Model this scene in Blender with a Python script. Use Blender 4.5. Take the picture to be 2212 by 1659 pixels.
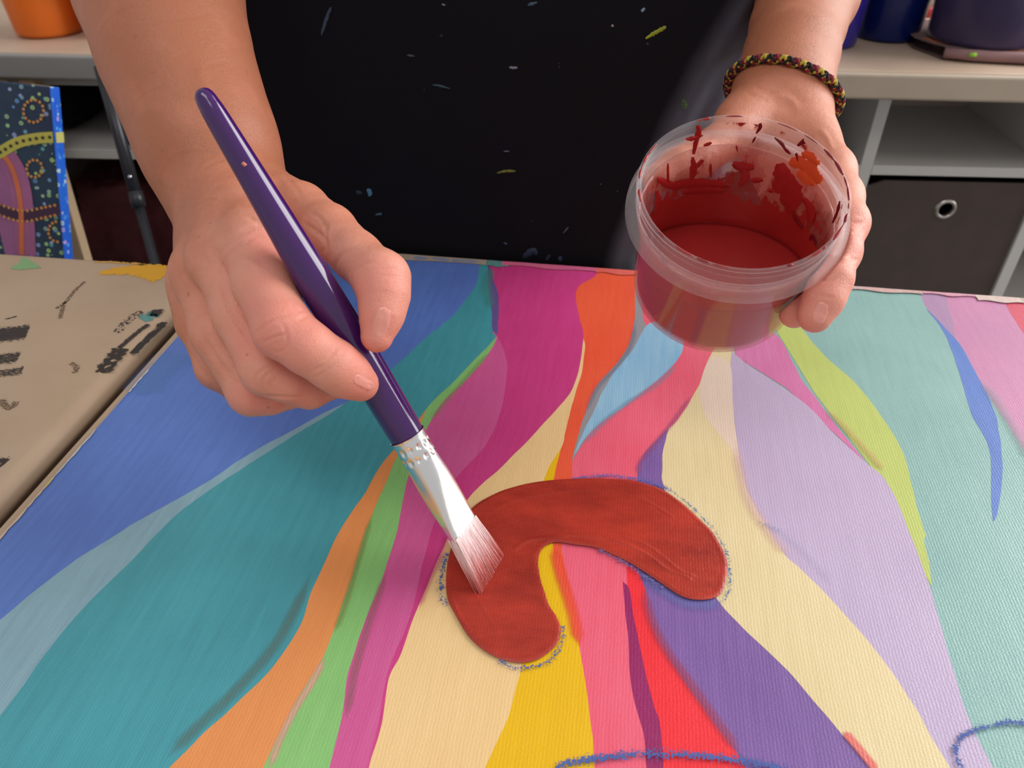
import bpy, bmesh, math, random
import numpy as np
from mathutils import Vector, Matrix, noise
from mathutils.geometry import delaunay_2d_cdt
random.seed(7)
rng = np.random.default_rng(7)
PI = math.pi
for o in list(bpy.data.objects): bpy.data.objects.remove(o)
scene = bpy.context.scene
col = scene.collection

# ------------------------------------------------------------ camera, world, lights, exposure
H, PITCH, FPX = 0.27, math.radians(37.4), 1662.0
cam_d = bpy.data.cameras.new('camera'); cam = bpy.data.objects.new('camera', cam_d); col.objects.link(cam)
cam.location = (0, 0, H); cam.rotation_euler = (math.radians(90) - PITCH, 0, 0)
cam_d.sensor_width = 36; cam_d.lens = 36 * FPX / 2212; cam_d.clip_start = 0.01; cam_d.clip_end = 50
cam_d.dof.use_dof = True; cam_d.dof.focus_distance = 0.34; cam_d.dof.aperture_fstop = 18
scene.camera = cam
world = bpy.data.worlds.new('room_light'); scene.world = world; world.use_nodes = True
bg = world.node_tree.nodes['Background']; bg.inputs[0].default_value = (0.97, 0.96, 0.95, 1); bg.inputs[1].default_value = 0.62
def area(name, loc, target, sx, sy, power, color):
    l = bpy.data.lights.new(name, 'AREA'); l.shape = 'RECTANGLE'; l.size = sx; l.size_y = sy
    l.energy = power; l.color = color
    o = bpy.data.objects.new(name, l); col.objects.link(o); o.location = loc
    o.rotation_euler = (Vector(target) - Vector(loc)).to_track_quat('-Z', 'Y').to_euler()
    return o
area('window_light', (2.35, 1.05, 1.15), (0.0, 0.35, 0.05), 1.8, 2.0, 112, (1.0, 0.99, 0.97))
area('fill_light', (-0.25, -0.5, 1.75), (0, 0.35, 0), 1.2, 0.5, 9, (1.0, 0.95, 0.88))  # added soft fill above and behind the camera, no known fixture
vs = scene.view_settings; vs.view_transform = 'Standard'; vs.look = 'None'; vs.gamma = 1; vs.use_curve_mapping = False
vs.exposure = -0.2
scene.display_settings.display_device = 'sRGB'
scene.cycles.max_bounces = 10; scene.cycles.transparent_max_bounces = 32; scene.cycles.use_denoising = True

# ------------------------------------------------------------ helpers
cP, sP = math.cos(PITCH), math.sin(PITCH)
def P(px, py, d):
    """the point that many metres in front of the camera along the given direction"""
    x = (px - 1106) / FPX * d; u = (829.5 - py) / FPX * d
    return Vector((x, d * cP + u * sP, H + u * cP - d * sP))
def G(px, py, z=0.0):
    u = (829.5 - py) / FPX
    return P(px, py, (H - z) / (sP - u * cP))
def proj(p):
    x, y, z = p[0], p[1], p[2] - H
    d = y * cP - z * sP; u = y * sP + z * cP
    return (1106 + x / d * FPX, 829.5 - u / d * FPX, d)
def proj_np(V):
    y = V[:, 1]; z = V[:, 2] - H
    d = y * cP - z * sP; u = y * sP + z * cP
    return 1106 + V[:, 0] / d * FPX, 829.5 - u / d * FPX, d
def lin(c):
    return tuple(((v / 255) / 12.92 if v <= 10 else (((v / 255) + 0.055) / 1.055) ** 2.4) for v in c)
def empty(name, label=None, cat=None, loc=(0, 0, 0), rz=0, group=None):
    o = bpy.data.objects.new(name, None); col.objects.link(o); o.location = loc; o.rotation_euler = (0, 0, rz)
    o.empty_display_size = 0.02
    return tag(o, label, cat, group)
def tag(o, label=None, cat=None, group=None, kind=None):
    if label: o['label'] = label
    if cat: o['category'] = cat
    if group: o['group'] = group
    if kind: o['kind'] = kind
    return o
def mesh_obj(name, verts, faces, mats, parent=None, smooth=True, label=None):
    me = bpy.data.meshes.new(name); me.from_pydata([tuple(v) for v in verts], [], faces)
    if smooth: me.shade_smooth()
    return link(name, me, mats, parent, label)
def link(name, me, mats, parent=None, label=None):
    for m in (mats if isinstance(mats, (list, tuple)) else [mats]): me.materials.append(m)
    o = bpy.data.objects.new(name, me); col.objects.link(o)
    if parent is not None: o.parent = parent
    if label: o['label'] = label
    return o
def bm_obj(name, bm, mats, parent=None, smooth=False, label=None):
    me = bpy.data.meshes.new(name); bm.to_mesh(me); bm.free()
    if smooth: me.shade_smooth()
    return link(name, me, mats, parent, label)
def add_box(bm, x0, x1, y0, y1, z0, z1, bev=0.0, seg=2, M=None):
    r = bmesh.ops.create_cube(bm, size=1.0)
    vs_ = r['verts']
    for v in vs_:
        v.co = Vector(((x0 + x1) / 2 + v.co.x * (x1 - x0), (y0 + y1) / 2 + v.co.y * (y1 - y0), (z0 + z1) / 2 + v.co.z * (z1 - z0)))
    if bev > 0:
        es = list({e for v in vs_ for e in v.link_edges})
        g = bmesh.ops.bevel(bm, geom=es, offset=bev, segments=seg, affect='EDGES', profile=0.5)
        vs_ = list({v for f in g['faces'] for v in f.verts} | {v for v in vs_ if v.is_valid})
    if M is not None:
        for v in vs_: v.co = M @ v.co
    return vs_
def box(name, x0, x1, y0, y1, z0, z1, m, parent=None, bev=0.002, label=None, M=None, seg=2):
    bm = bmesh.new(); add_box(bm, x0, x1, y0, y1, z0, z1, bev, seg, M)
    return bm_obj(name, bm, m, parent, smooth=False, label=label)
def frame_from(a):
    a = Vector(a).normalized(); t = Vector((0, 0, 1)) if abs(a.z) < 0.9 else Vector((1, 0, 0))
    e1 = a.cross(t).normalized(); e2 = a.cross(e1).normalized()
    return a, e1, e2
def tube(name, pts, rad, m, parent=None, n=12, closed=False, label=None, cap=True, get=False):
    pts = [Vector(p) for p in pts]; N = len(pts)
    if not hasattr(rad, '__len__'): rad = [rad] * N
    V, F = [], []; up = None
    for i, p in enumerate(pts):
        if closed: d = pts[(i + 1) % N] - pts[i - 1]
        else: d = pts[min(i + 1, N - 1)] - pts[max(i - 1, 0)]
        d.normalize()
        if up is None: _, e1, e2 = frame_from(d)
        else:
            e1 = (up - d * up.dot(d)).normalized(); e2 = d.cross(e1)
        up = e1
        for k in range(n):
            t = 2 * PI * k / n
            V.append(p + (e1 * math.cos(t) + e2 * math.sin(t)) * rad[i])
    for i in range(N if closed else N - 1):
        for k in range(n):
            a, b = i * n + k, i * n + (k + 1) % n
            c, d_ = ((i + 1) % N) * n + (k + 1) % n, ((i + 1) % N) * n + k
            F.append((a, b, c, d_))
    if not closed and cap:
        F.append(tuple(range(n))[::-1]); F.append(tuple((N - 1) * n + k for k in range(n)))
    if get: return V, F
    return mesh_obj(name, V, F, m, parent, True, label)
def lathe(name, prof, m, origin, axis, parent=None, n=64, label=None, closed=False, e1=None):
    """prof: (radius, height) pairs turned about the axis through origin"""
    a, f1, f2 = frame_from(axis)
    if e1 is not None: f1 = Vector(e1); f2 = a.cross(f1)
    V, F = [], []; N = len(prof)
    for r, h in prof:
        for k in range(n):
            t = 2 * PI * k / n
            V.append(Vector(origin) + a * h + (f1 * math.cos(t) + f2 * math.sin(t)) * max(r, 1e-5))
    for i in range(N if closed else N - 1):
        for k in range(n):
            F.append((i * n + k, i * n + (k + 1) % n, ((i + 1) % N) * n + (k + 1) % n, ((i + 1) % N) * n + k))
    return mesh_obj(name, V, F, m, parent, True, label)
def catmull(pts, per=8, closed=False):
    pts = [Vector((p[0], p[1])) for p in pts]; N = len(pts); out = []
    rngi = range(N) if closed else range(N - 1)
    for i in rngi:
        p1, p2 = pts[i], pts[(i + 1) % N]
        p0 = pts[i - 1] if (closed or i > 0) else p1 * 2 - p2
        p3 = pts[(i + 2) % N] if (closed or i < N - 2) else p2 * 2 - p1
        for k in range(per):
            t = k / per
            out.append(0.5 * ((2 * p1) + (p2 - p0) * t + (2 * p0 - 5 * p1 + 4 * p2 - p3) * t * t + (3 * p1 - p0 - 3 * p2 + p3) * t ** 3))
    if not closed: out.append(pts[-1].copy())
    return out

# ------------------------------------------------------------ materials
class NT:
    def __init__(s, name):
        s.m = bpy.data.materials.new(name); s.m.use_nodes = True; s.t = s.m.node_tree; s.n = s.t.nodes
        s.b = s.n['Principled BSDF']; s.out = s.n['Material Output']
    def new(s, typ, **kw):
        x = s.n.new(typ)
        for k, v in kw.items(): setattr(x, k, v)
        return x
    def l(s, a, b): s.t.links.new(a, b)
    def math(s, op, a, b=None, c=None, clamp=False):
        x = s.new('ShaderNodeMath', operation=op); x.use_clamp = clamp
        for i, v in enumerate((a, b, c)):
            if v is None: continue
            if isinstance(v, (int, float)): x.inputs[i].default_value = v
            else: s.l(v, x.inputs[i])
        return x.outputs[0]
    def coord(s, which='Object'):
        if not hasattr(s, 'tc'): s.tc = s.new('ShaderNodeTexCoord')
        return s.tc.outputs[which]
    def noise(s, scale, detail=3, rough=0.5, vec=None, stretch=None, dist=0.0):
        x = s.new('ShaderNodeTexNoise'); x.inputs['Scale'].default_value = scale
        x.inputs['Detail'].default_value = detail; x.inputs['Roughness'].default_value = rough
        x.inputs['Distortion'].default_value = dist
        v = vec or s.coord()
        if stretch:
            mp = s.new('ShaderNodeMapping'); mp.inputs['Scale'].default_value = stretch[:3]
            if len(stretch) > 3: mp.inputs['Rotation'].default_value = (0, 0, stretch[3])
            s.l(v, mp.inputs[0]); v = mp.outputs[0]
        s.l(v, x.inputs['Vector']); return x.outputs[0]
    def ramp(s, fac, stops):
        x = s.new('ShaderNodeValToRGB'); cr = x.color_ramp
        while len(cr.elements) > 1: cr.elements.remove(cr.elements[-1])
        cr.elements[0].position = stops[0][0]; cr.elements[0].color = (*stops[0][1], 1)
        for p, c in stops[1:]:
            e = cr.elements.new(p); e.color = (*c, 1)
        s.l(fac, x.inputs[0]); return x.outputs[0]
    def mix(s, fac, a, b, blend='MIX'):
        x = s.new('ShaderNodeMix', data_type='RGBA', blend_type=blend)
        for i, v in ((0, fac), (6, a), (7, b)):
            if isinstance(v, (int, float)): x.inputs[i].default_value = v
            elif isinstance(v, tuple): x.inputs[i].default_value = (*v[:3], 1)
            else: s.l(v, x.inputs[i])
        return x.outputs[2]
    def bump(s, height, strength=0.3, dist=0.001, normal=None):
        x = s.new('ShaderNodeBump'); x.inputs['Strength'].default_value = strength; x.inputs['Distance'].default_value = dist
        s.l(height, x.inputs['Height'])
        if normal is not None: s.l(normal, x.inputs['Normal'])
        s.l(x.outputs[0], s.b.inputs['Normal']); return x.outputs[0]
    def set(s, **kw):
        for k, v in kw.items():
            i = s.b.inputs[k.replace('_', ' ')]
            if isinstance(v, (int, float)): i.default_value = v
            elif isinstance(v, tuple): i.default_value = (*v[:3], 1) if i.type == 'RGBA' else v
            else: s.l(v, i)
        return s
def simple(name, rgb, rough=0.5, var=0.06, nscale=25, metal=0.0, bump=0.0, bscale=400, spec=0.5):
    n = NT(name); c = lin(rgb)
    f = n.noise(nscale, 4)
    colr = n.mix(f, tuple(v * (1 - var * 2) for v in c), tuple(min(1, v * (1 + var * 2)) for v in c))
    n.set(Base_Color=colr, Roughness=rough, Metallic=metal)
    n.b.inputs['Specular IOR Level'].default_value = spec
    if bump > 0: n.bump(n.noise(bscale, 3), bump, 0.001)
    return n.m

# ------------------------------------------------------------ canvas painting on the work table
CYAW = math.radians(81.6) - PI / 2
C0 = G(14, 1140)
canvas = empty('canvas_painting', 'large canvas lying flat, painted with wavy multicoloured bands and a red curl', 'painting', (C0.x, C0.y, 0), CYAW)
Cinv = canvas.matrix_basis.inverted()
cc, cs = math.cos(-CYAW), math.sin(-CYAW)
def cl(px, py):
    g = G(px, py) - C0
    return Vector((g.x * cc - g.y * cs, g.x * cs + g.y * cc))
BACK = cl(1200, 566).y
CX1 = cl(2500, 1000).x; CY0 = cl(0, 1659).y - .015; BACKC = BACK - 0.004
print('canvas', CX1, CY0, cl(0, 1659), cl(2212, 1659), cl(1100, 1900)); print('canvas back local', BACK, cl(861, 556), cl(2212, 640))

def weave(n, strength=0.5, extra=None):
    """canvas ribs running up the sheet, crossed by finer weft"""
    sep = n.new('ShaderNodeSeparateXYZ')
    mp = n.new('ShaderNodeVectorMath', operation='ADD')
    nz = n.new('ShaderNodeTexNoise'); nz.inputs['Scale'].default_value = 90; n.l(n.coord(), nz.inputs['Vector'])
    sc = n.new('ShaderNodeVectorMath', operation='SCALE'); sc.inputs[3].default_value = 0.0012
    n.l(nz.outputs[1], sc.inputs[0]); n.l(n.coord(), mp.inputs[0]); n.l(sc.outputs[0], mp.inputs[1])
    n.l(mp.outputs[0], sep.inputs[0])
    a = n.math('SINE', n.math('MULTIPLY', sep.outputs[0], 2 * PI / 0.00135))
    b = n.math('SINE', n.math('ADD', n.math('MULTIPLY', sep.outputs[1], 2 * PI / 0.0011), n.math('MULTIPLY', a, 1.3)))
    w = n.math('ADD', n.math('MULTIPLY', a, 0.40), n.math('MULTIPLY', b, 0.40))
    w = n.math('ADD', w, n.math('MULTIPLY', n.noise(1000, 3), 2.6))
    return n.math('MULTIPLY', w, 0.5)
def paint_mat(name, rgb, rgb2=None, rough=0.42, alpha=None, speck=None, wstr=0.19, streak=0.0):
    n = NT(name); c = lin(rgb); c2 = lin(rgb2) if rgb2 else tuple(v * 0.80 for v in c)
    f = n.math('ADD', n.math('MULTIPLY', n.noise(14, 4, 0.55), 0.5), n.math('MULTIPLY', n.noise(60, 5, 0.65, stretch=(5.0, 0.35, 1, -0.25)), 0.5))
    f = n.math('MULTIPLY', n.math('SUBTRACT', f, 0.32), 2.6, clamp=True)
    base = n.mix(f, c2, c)
    tone = n.noise(2500, 2)
    base = n.mix(n.math('MULTIPLY', n.math('SUBTRACT', tone, 0.45), 0.06, clamp=True), base, (1, 1, 1))
    n.set(Base_Color=base, Roughness=rough)
    n.b.inputs['Specular IOR Level'].default_value = 0.45
    n.bump(weave(n), wstr, 0.0005)
    if alpha is not None:
        if speck:
            k = n.noise(speck, 2, 0.6)
            edge = n.new('ShaderNodeAttribute', attribute_name='edge')
            th = n.math('ADD', alpha, n.math('MULTIPLY', edge.outputs['Fac'], 0.32))
            n.set(Alpha=n.math('MULTIPLY', n.math('SUBTRACT', k, th), 14, clamp=True))
        else: n.set(Alpha=alpha)
    return n.m
def jitter(pts, amp=0.00022):
    out = []
    for i, p in enumerate(pts):
        k = noise.noise_vector(Vector((p.x * 90, p.y * 90, 3.1)))
        out.append(Vector((p.x + k.x * amp * 2, p.y + k.y * amp * 2)))
    return out
layer = [0]
def poly(name, pts, m, label=None, thick=None, parent=canvas, z0=0.0, clip=True):
    layer[0] += 1; z = z0 + 0.000016 * layer[0]
    r = delaunay_2d_cdt([Vector((p.x, p.y)) for p in pts], [], [list(range(len(pts)))], 1, 1e-7)
    bm = bmesh.new(); vv = [bm.verts.new((v.x, v.y, z)) for v in r[0]]
    for f in r[2]:
        try: bm.faces.new([vv[i] for i in f])
        except ValueError: pass
    if clip:
        for co, no in (((0.0015, 0, 0), (-1, 0, 0)), ((CX1 - 0.001, 0, 0), (1, 0, 0)), ((0, BACKC - 0.0012, 0), (0, 1, 0)), ((0, CY0 + 0.001, 0), (0, -1, 0))):
            bmesh.ops.bisect_plane(bm, geom=bm.verts[:] + bm.edges[:] + bm.faces[:], plane_co=co, plane_no=no, clear_outer=True)
    bmesh.ops.recalc_face_normals(bm, faces=bm.faces[:])
    for f in bm.faces:
        if f.normal.z < 0: f.normal_flip()
    return bm_obj(name, bm, m, parent, label=label)
def farther(a, b, k=1.8):
    return (b[0] + (b[0] - a[0]) * k, b[1] + (b[1] - a[1]) * k)
def curve_px(pts, per=7):
    pts = list(pts)          # strokes that leave the picture run on to the near edge of the canvas
    if pts[-1][1] >= 1775: pts.append(farther(pts[-2], pts[-1]))
    if pts[0][1] >= 1775: pts.insert(0, farther(pts[1], pts[0]))
    return [cl(p.x, p.y) for p in catmull(pts, per)]

Cblue = [(1040, 548), (1035, 578), (1031, 608), (1016, 635), (975, 686), (921, 730), (849, 796), (760, 864), (700, 893), (633, 931), (538, 982), (443, 1045), (332, 1108), (285, 1134), (247, 1159), (165, 1210), (89, 1267), (0, 1341), (-150, 1460)]
Clb = [(790, 846), (757, 866), (700, 903), (633, 944), (538, 1004), (443, 1067), (373, 1121), (272, 1226), (190, 1305), (104, 1406), (47, 1488), (0, 1549), (-120, 1700)]
Cteal = [(1052, 548), (1054, 590), (1054, 619), (1061, 667), (1064, 717), (1069, 732), (1016, 787), (975, 831), (940, 863), (906, 904), (880, 940), (844, 980), (817, 1015), (789, 1065), (738, 1140), (700, 1219), (674, 1276), (649, 1352), (592, 1438), (522, 1511), (443, 1583), (367, 1659), (230, 1790)]
CorL = [(920, 888), (900, 930), (880, 955), (855, 992), (825, 1065), (795, 1134), (766, 1229), (732, 1330), (700, 1418), (668, 1470), (633, 1530), (596, 1602), (570, 1659), (515, 1790)]
Cgreen = [(1075, 728), (1058, 761), (1016, 812), (953, 875), (918, 935), (879, 1043), (861, 1134), (833, 1229), (789, 1343), (754, 1454), (738, 1555), (713, 1659), (685, 1790)]
Clm = [(1066, 716), (1077, 733), (1092, 768), (1095, 809), (1080, 894), (1048, 964), (978, 1043), (934, 1143), (909, 1238), (893, 1311), (871, 1374), (845, 1430), (829, 1490), (819, 1561), (795, 1659), (770, 1790)]
Cdm = [(1296, 556), (1288, 594), (1250, 619), (1244, 647), (1250, 679), (1260, 723), (1257, 755), (1254, 784), (1238, 837), (1212, 875), (1159, 932), (1095, 999), (1023, 1065), (988, 1115), (959, 1181), (928, 1254), (896, 1330), (868, 1409), (839, 1469), (826, 1561), (798, 1659), (775, 1790)]
Ccr = [(1253, 700), (1261, 735), (1263, 752), (1257, 803), (1241, 856), (1222, 929), (1213, 967), (1175, 1037), (1140, 1200), (1130, 1380), (1124, 1444), (1115, 1482), (1096, 1552), (1048, 1659), (1000, 1790)]
Cye = [(1222, 930), (1211, 975), (1195, 1040), (1190, 1120), (1194, 1181), (1206, 1229), (1238, 1330), (1254, 1419), (1270, 1514), (1285, 1659), (1298, 1790)]
Cor = [(1374, 555), (1374, 591), (1371, 682), (1355, 755), (1323, 800), (1295, 834), (1270, 920), (1238, 989), (1235, 1037), (1215, 1110), (1213, 1181), (1222, 1238), (1236, 1300), (1252, 1390)]
Cpk = [(1600, 560), (1572, 690), (1527, 785), (1506, 840), (1465, 906), (1420, 948), (1382, 997), (1378, 1030), (1375, 1150), (1356, 1232), (1362, 1403), (1400, 1583), (1412, 1659), (1425, 1790)]
Cpu = [(1500, 850), (1457, 902), (1436, 956), (1430, 1014), (1434, 1055), (1480, 1180), (1553, 1301), (1644, 1395), (1716, 1464), (1806, 1573), (1879, 1652), (1990, 1775)]
Cc2 = [(1610, 555), (1590, 700), (1578, 790), (1584, 882), (1597, 989), (1617, 1067), (1663, 1150), (1696, 1199), (1734, 1233), (1824, 1327), (1897, 1413), (1969, 1515), (2005, 1580), (2052, 1659), (2130, 1790)]
Cli = [(1560, 740), (1609, 783), (1671, 824), (1745, 877), (1803, 939), (1873, 1001), (1910, 1034), (1943, 1096), (1976, 1178), (2004, 1254), (2036, 1366), (2065, 1468), (2094, 1558), (2145, 1659), (2210, 1790)]
Cpl = [(1610, 560), (1660, 700), (1692, 741), (1729, 816), (1766, 865), (1815, 931), (1875, 1003)]
Clime = [(1640, 560), (1690, 640), (1737, 717), (1787, 774), (1848, 828), (1894, 886), (1935, 948), (1960, 1005), (1970, 1055), (1993, 1137), (2001, 1157), (1996, 1171), (2009, 1225), (2012, 1268)]
def band(name, right, left_pts, m, label):
    """right: the edge one sees, top to bottom; left_pts: where the paint goes on under the next band"""
    left_pts = list(left_pts)
    if left_pts[0][1] >= 1770: left_pts.insert(0, farther(left_pts[1], left_pts[0]))
    return poly(name, jitter(curve_px(right) + [cl(*p) for p in left_pts]), m, label)
def shift(c, dx, dy=0): return [(x - dx, y - dy) for x, y in c][::-1]

bm = bmesh.new(); add_box(bm, 0.0004, CX1, CY0, BACKC, -0.0012, 0, 0.0004, 1)
bm_obj('sheet', bm, paint_mat('raw_canvas', (205, 190, 172), (190, 172, 152)), canvas, label='bare cream margin of the canvas sheet')
PM = paint_mat
band('paint_band', [(1500, 556), (2500, 620), (3300, 900), (3300, 2750), (2000, 2750)], [(2000, 1760), (1960, 1300), (1560, 700)], PM('seafoam_paint', (140, 180, 174), (120, 162, 160), rough=0.28), 'pale seafoam green band at the right of the canvas')
poly('paint_band', jitter(curve_px([(1984, 620), (2001, 663), (2042, 713), (2075, 754), (2100, 800), (2145, 868), (2186, 931), (2212, 975), (2300, 1150)]) + [cl(2500, 1100), cl(2500, 640)]), PM('orchid_paint', (197, 128, 166), (180, 118, 160), rough=0.36), 'orchid pink band at the right edge')
poly('paint_band', jitter(curve_px([(1984, 622), (2003, 665), (2030, 700), (2062, 728), (2056, 690), (2046, 655), (2045, 622)])), PM('mauve_paint', (165, 132, 164), (158, 120, 160)), 'dusty mauve patch beside the orchid band')
poly('paint_band', jitter(curve_px([(2160, 630), (2180, 672), (2212, 722), (2260, 800), (2400, 1000)]) + [cl(2500, 700), cl(2500, 640)]), PM('crimson_paint', (206, 72, 98), (190, 60, 85)), 'crimson corner of the painting')
poly('paint_band', jitter([cl(p.x, p.y) for p in catmull([(2001, 667), (2042, 708), (2078, 750), (2108, 806), (2141, 870), (2158, 931), (2166, 1030), (2153, 1112), (2143, 1112), (2137, 972), (2100, 898), (2075, 816), (2055, 754), (2035, 710)], 7, True)]), PM('cobalt_leaf', (84, 122, 196), (70, 104, 180)), 'slim cobalt blue leaf shape on the seafoam')
band('paint_band', Clime, [(1960, 1170), (1880, 1005), (1760, 850), (1680, 720), (1590, 560)], PM('lime_paint', (186, 200, 104), (172, 184, 92)), 'lime green band curving down beside the seafoam')
band('paint_band', Cpl, [(1790, 925), (1700, 840), (1590, 770), (1540, 560)], PM('pink_leaf_paint', (212, 124, 172), (196, 92, 150)), 'thin pink leaf between the lime and lilac bands')
band('paint_band', Cli, shift(Cc2[2:], 14), PM('lilac_paint', (190, 172, 202), (178, 158, 190), rough=0.32), 'broad lilac band')
band('paint_band', Cc2, shift(Cpu, 14)[:-1] + [(1440, 900), (1440, 560)], PM('cream_paint', (226, 208, 164), (214, 194, 146), rough=0.4), 'cream band right of the red curl')
poly('paint_band', jitter(curve_px([(1527, 785), (1545, 770), (1578, 790), (1583, 882), (1592, 960), (1596, 1000), (1575, 965), (1545, 928), (1524, 900), (1514, 870), (1512, 830), (1527, 785)])), PM('pale_cream_paint', (226, 206, 184), (220, 194, 178)), 'paler cream wedge at the top of the cream band')
band('paint_band', Cpu, [(1540, 1790), (1300, 1300), (1370, 1000), (1400, 940)], PM('purple_paint', (132, 98, 166), (112, 80, 146)), 'purple band sweeping to the lower right')
band('paint_band', Cpk, shift(Cye[3:], 14) + [(1200, 1100), (1200, 560)], PM('rose_paint', (232, 104, 128), (226, 84, 108)), 'rose pink band under and over the curl')
poly('paint_band', jitter(curve_px([(1352, 1225), (1356, 1280), (1366, 1370), (1396, 1511), (1420, 1565), (1428, 1659), (1432, 1790)]) + curve_px([(1690, 1790), (1610, 1659), (1597, 1634), (1546, 1565), (1481, 1475), (1430, 1395), (1403, 1327), (1390, 1262), (1372, 1225)])), PM('scarlet_paint', (238, 48, 60), (226, 36, 46)), 'scarlet wedge between rose and purple bands')
poly('paint_band', jitter(curve_px([(1346, 1258), (1361, 1280), (1376, 1370), (1408, 1511), (1427, 1565), (1434, 1659), (1440, 1790)]) + curve_px([(1405, 1790), (1396, 1659), (1390, 1583), (1365, 1493), (1358, 1403), (1351, 1320), (1346, 1262)])), PM('plum_paint', (150, 32, 98), (140, 26, 88)), 'narrow dark plum leaf shape')
band('paint_band', Cor, shift(Cye[:8], 4) + [(1200, 900), (1200, 556)], PM('vermilion_paint', (236, 96, 62), (226, 78, 48)), 'vermilion orange band left of the paint tub')
poly('paint_band', jitter(curve_px([(1371, 590), (1386, 590), (1388, 680), (1400, 720), (1376, 770), (1345, 800), (1300, 860), (1280, 920), (1240, 988), (1237, 984), (1262, 900), (1292, 832), (1320, 800), (1355, 752), (1371, 690), (1371, 595)])), PM('grey_paint', (142, 148, 156), (150, 138, 142)), 'thin grey fringe around the pale blue leaf')
poly('paint_band', jitter([cl(p.x, p.y) for p in catmull([(1240, 982), (1262, 930), (1284, 888), (1300, 850), (1326, 806), (1366, 758), (1402, 700), (1460, 700), (1476, 750), (1444, 800), (1382, 852), (1341, 884), (1301, 912), (1262, 950)], 7, True)]), PM('pale_blue_paint', (160, 196, 216), (122, 172, 208)), 'pale blue leaf shape below the paint tub')
band('paint_band', Cye, shift(Ccr[6:], 14), PM('yellow_paint', (232, 186, 10), (222, 172, 0)), 'bright yellow band below the curl')
band('paint_band', Ccr, shift(Cdm[6:], 12), PM('sand_paint', (236, 202, 148), (226, 188, 130)), 'sandy cream band left of the yellow')
band('paint_band', Cdm, shift(Clm, 10) + [(1040, 700), (1050, 556)], PM('magenta_paint', (204, 66, 134), (190, 48, 118)), 'deep magenta band')
poly('paint_band', jitter(curve_px([(1054, 562), (1058, 572), (1066, 605), (1076, 638), (1077, 690), (1074, 722), (1064, 717), (1058, 660), (1050, 600), (1050, 562)])), PM('violet_paint', (106, 88, 148), (96, 74, 132)), 'thin violet strip beside the teal')
band('paint_band', Clm, shift(Cgreen[1:], 10), PM('light_magenta_paint', (206, 96, 150), (196, 76, 138)), 'lighter magenta band beside the green')
band('paint_band', Cgreen, shift(CorL, 12) + [(980, 815)], PM('leaf_green_paint', (140, 196, 118), (122, 178, 104)), 'leaf green band')
band('paint_band', CorL, shift(Cteal[9:], 10), PM('apricot_paint', (228, 148, 86), (216, 134, 74)), 'apricot orange band')
band('paint_band', Cteal, shift(Clb, 8) + [(760, 850), (1000, 600), (1020, 548)], PM('teal_paint', (72, 158, 170), (60, 136, 148), rough=0.38), 'broad teal band')
band('paint_band', Clb, [(-150, 1460), (0, 1320), (165, 1190), (330, 1090), (540, 965), (760, 850)], PM('powder_blue_paint', (142, 178, 192), (118, 150, 166)), 'pale powder blue sliver between blue and teal')
band('paint_band', Cblue, [(-200, 1460), (-300, 1000), (300, 480), (640, 440)], PM('blue_paint', (92, 128, 202), (80, 106, 180), rough=0.38), 'broad cornflower blue band in the corner')
# translucent overlaps where one wet colour was dragged over the next
def soft_mat(name, rgb, a):
    n = NT(name); c = lin(rgb); n.set(Base_Color=n.mix(n.noise(80, 3), tuple(v * .9 for v in c), c), Roughness=.42)
    edge = n.new('ShaderNodeAttribute', attribute_name='edge')
    k = n.math('SUBTRACT', 1.0, edge.outputs['Fac'], clamp=True); k = n.math('SMOOTH_MIN', k, .8, .3)
    st = n.noise(70, 4, .6, stretch=(6, .8, 1, 0.1))
    n.set(Alpha=n.math('MULTIPLY', n.math('MULTIPLY', k, a * 1.3), n.math('ADD', n.math('MULTIPLY', st, .9), .5), clamp=True)); n.bump(weave(n), .26, .0005); return n.m
def glaze(name, pts, w, rgb, a, label=None):
    """soft-edged stroke along pts (px of the photograph's own frame), w metres wide"""
    layer[0] += 1; z = 0.000016 * layer[0]; c = curve_px(pts, 8); V, F, E_ = [], [], []; L = len(c)
    for i, p in enumerate(c):
        d = (c[min(i + 1, L - 1)] - c[max(i - 1, 0)]).normalized(); nr = Vector((-d.y, d.x)); t = i / (L - 1); ee = max(0, 1 - min(t, 1 - t) / .12)
        for j in range(-3, 4):
            q = p + nr * (w * j / 6); V.append((q.x, q.y, z)); E_.append(min(1, abs(j) / 3 + ee))
    for i in range(L - 1):
        for j in range(6): a_ = i * 7 + j; F.append((a_, a_ + 1, a_ + 8, a_ + 7))
    o = mesh_obj(name, V, F, soft_mat(name, rgb, a), canvas, True, label)
    o.data.attributes.new('edge', 'FLOAT', 'POINT').data.foreach_set('value', np.array(E_, dtype=np.float32))
glaze('glaze_stroke', [(676, 1232), (636, 1320), (598, 1390), (548, 1452), (478, 1524), (408, 1590), (360, 1640)], .0065, (104, 132, 124), .5)
glaze('glaze_stroke', [(706, 1415), (678, 1470), (640, 1530), (605, 1600), (580, 1670)], .004, (236, 176, 160), .7, 'soft pink blend between apricot and green')
glaze('glaze_stroke', [(806, 1110), (778, 1200), (745, 1310), (722, 1370)], .004, (146, 156, 90), .45)
glaze('glaze_stroke', [(838, 1230), (800, 1340), (768, 1450), (748, 1560)], .0045, (168, 110, 120), .5)
glaze('glaze_stroke', [(1194, 1178), (1212, 1245), (1236, 1320), (1252, 1400)], .007, (244, 88, 60), .9, 'orange-red blend between yellow and rose')
glaze('glaze_stroke', [(1390, 1262), (1404, 1330), (1436, 1400), (1492, 1480), (1555, 1570), (1606, 1640)], .006, (176, 70, 104), .6)
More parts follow.
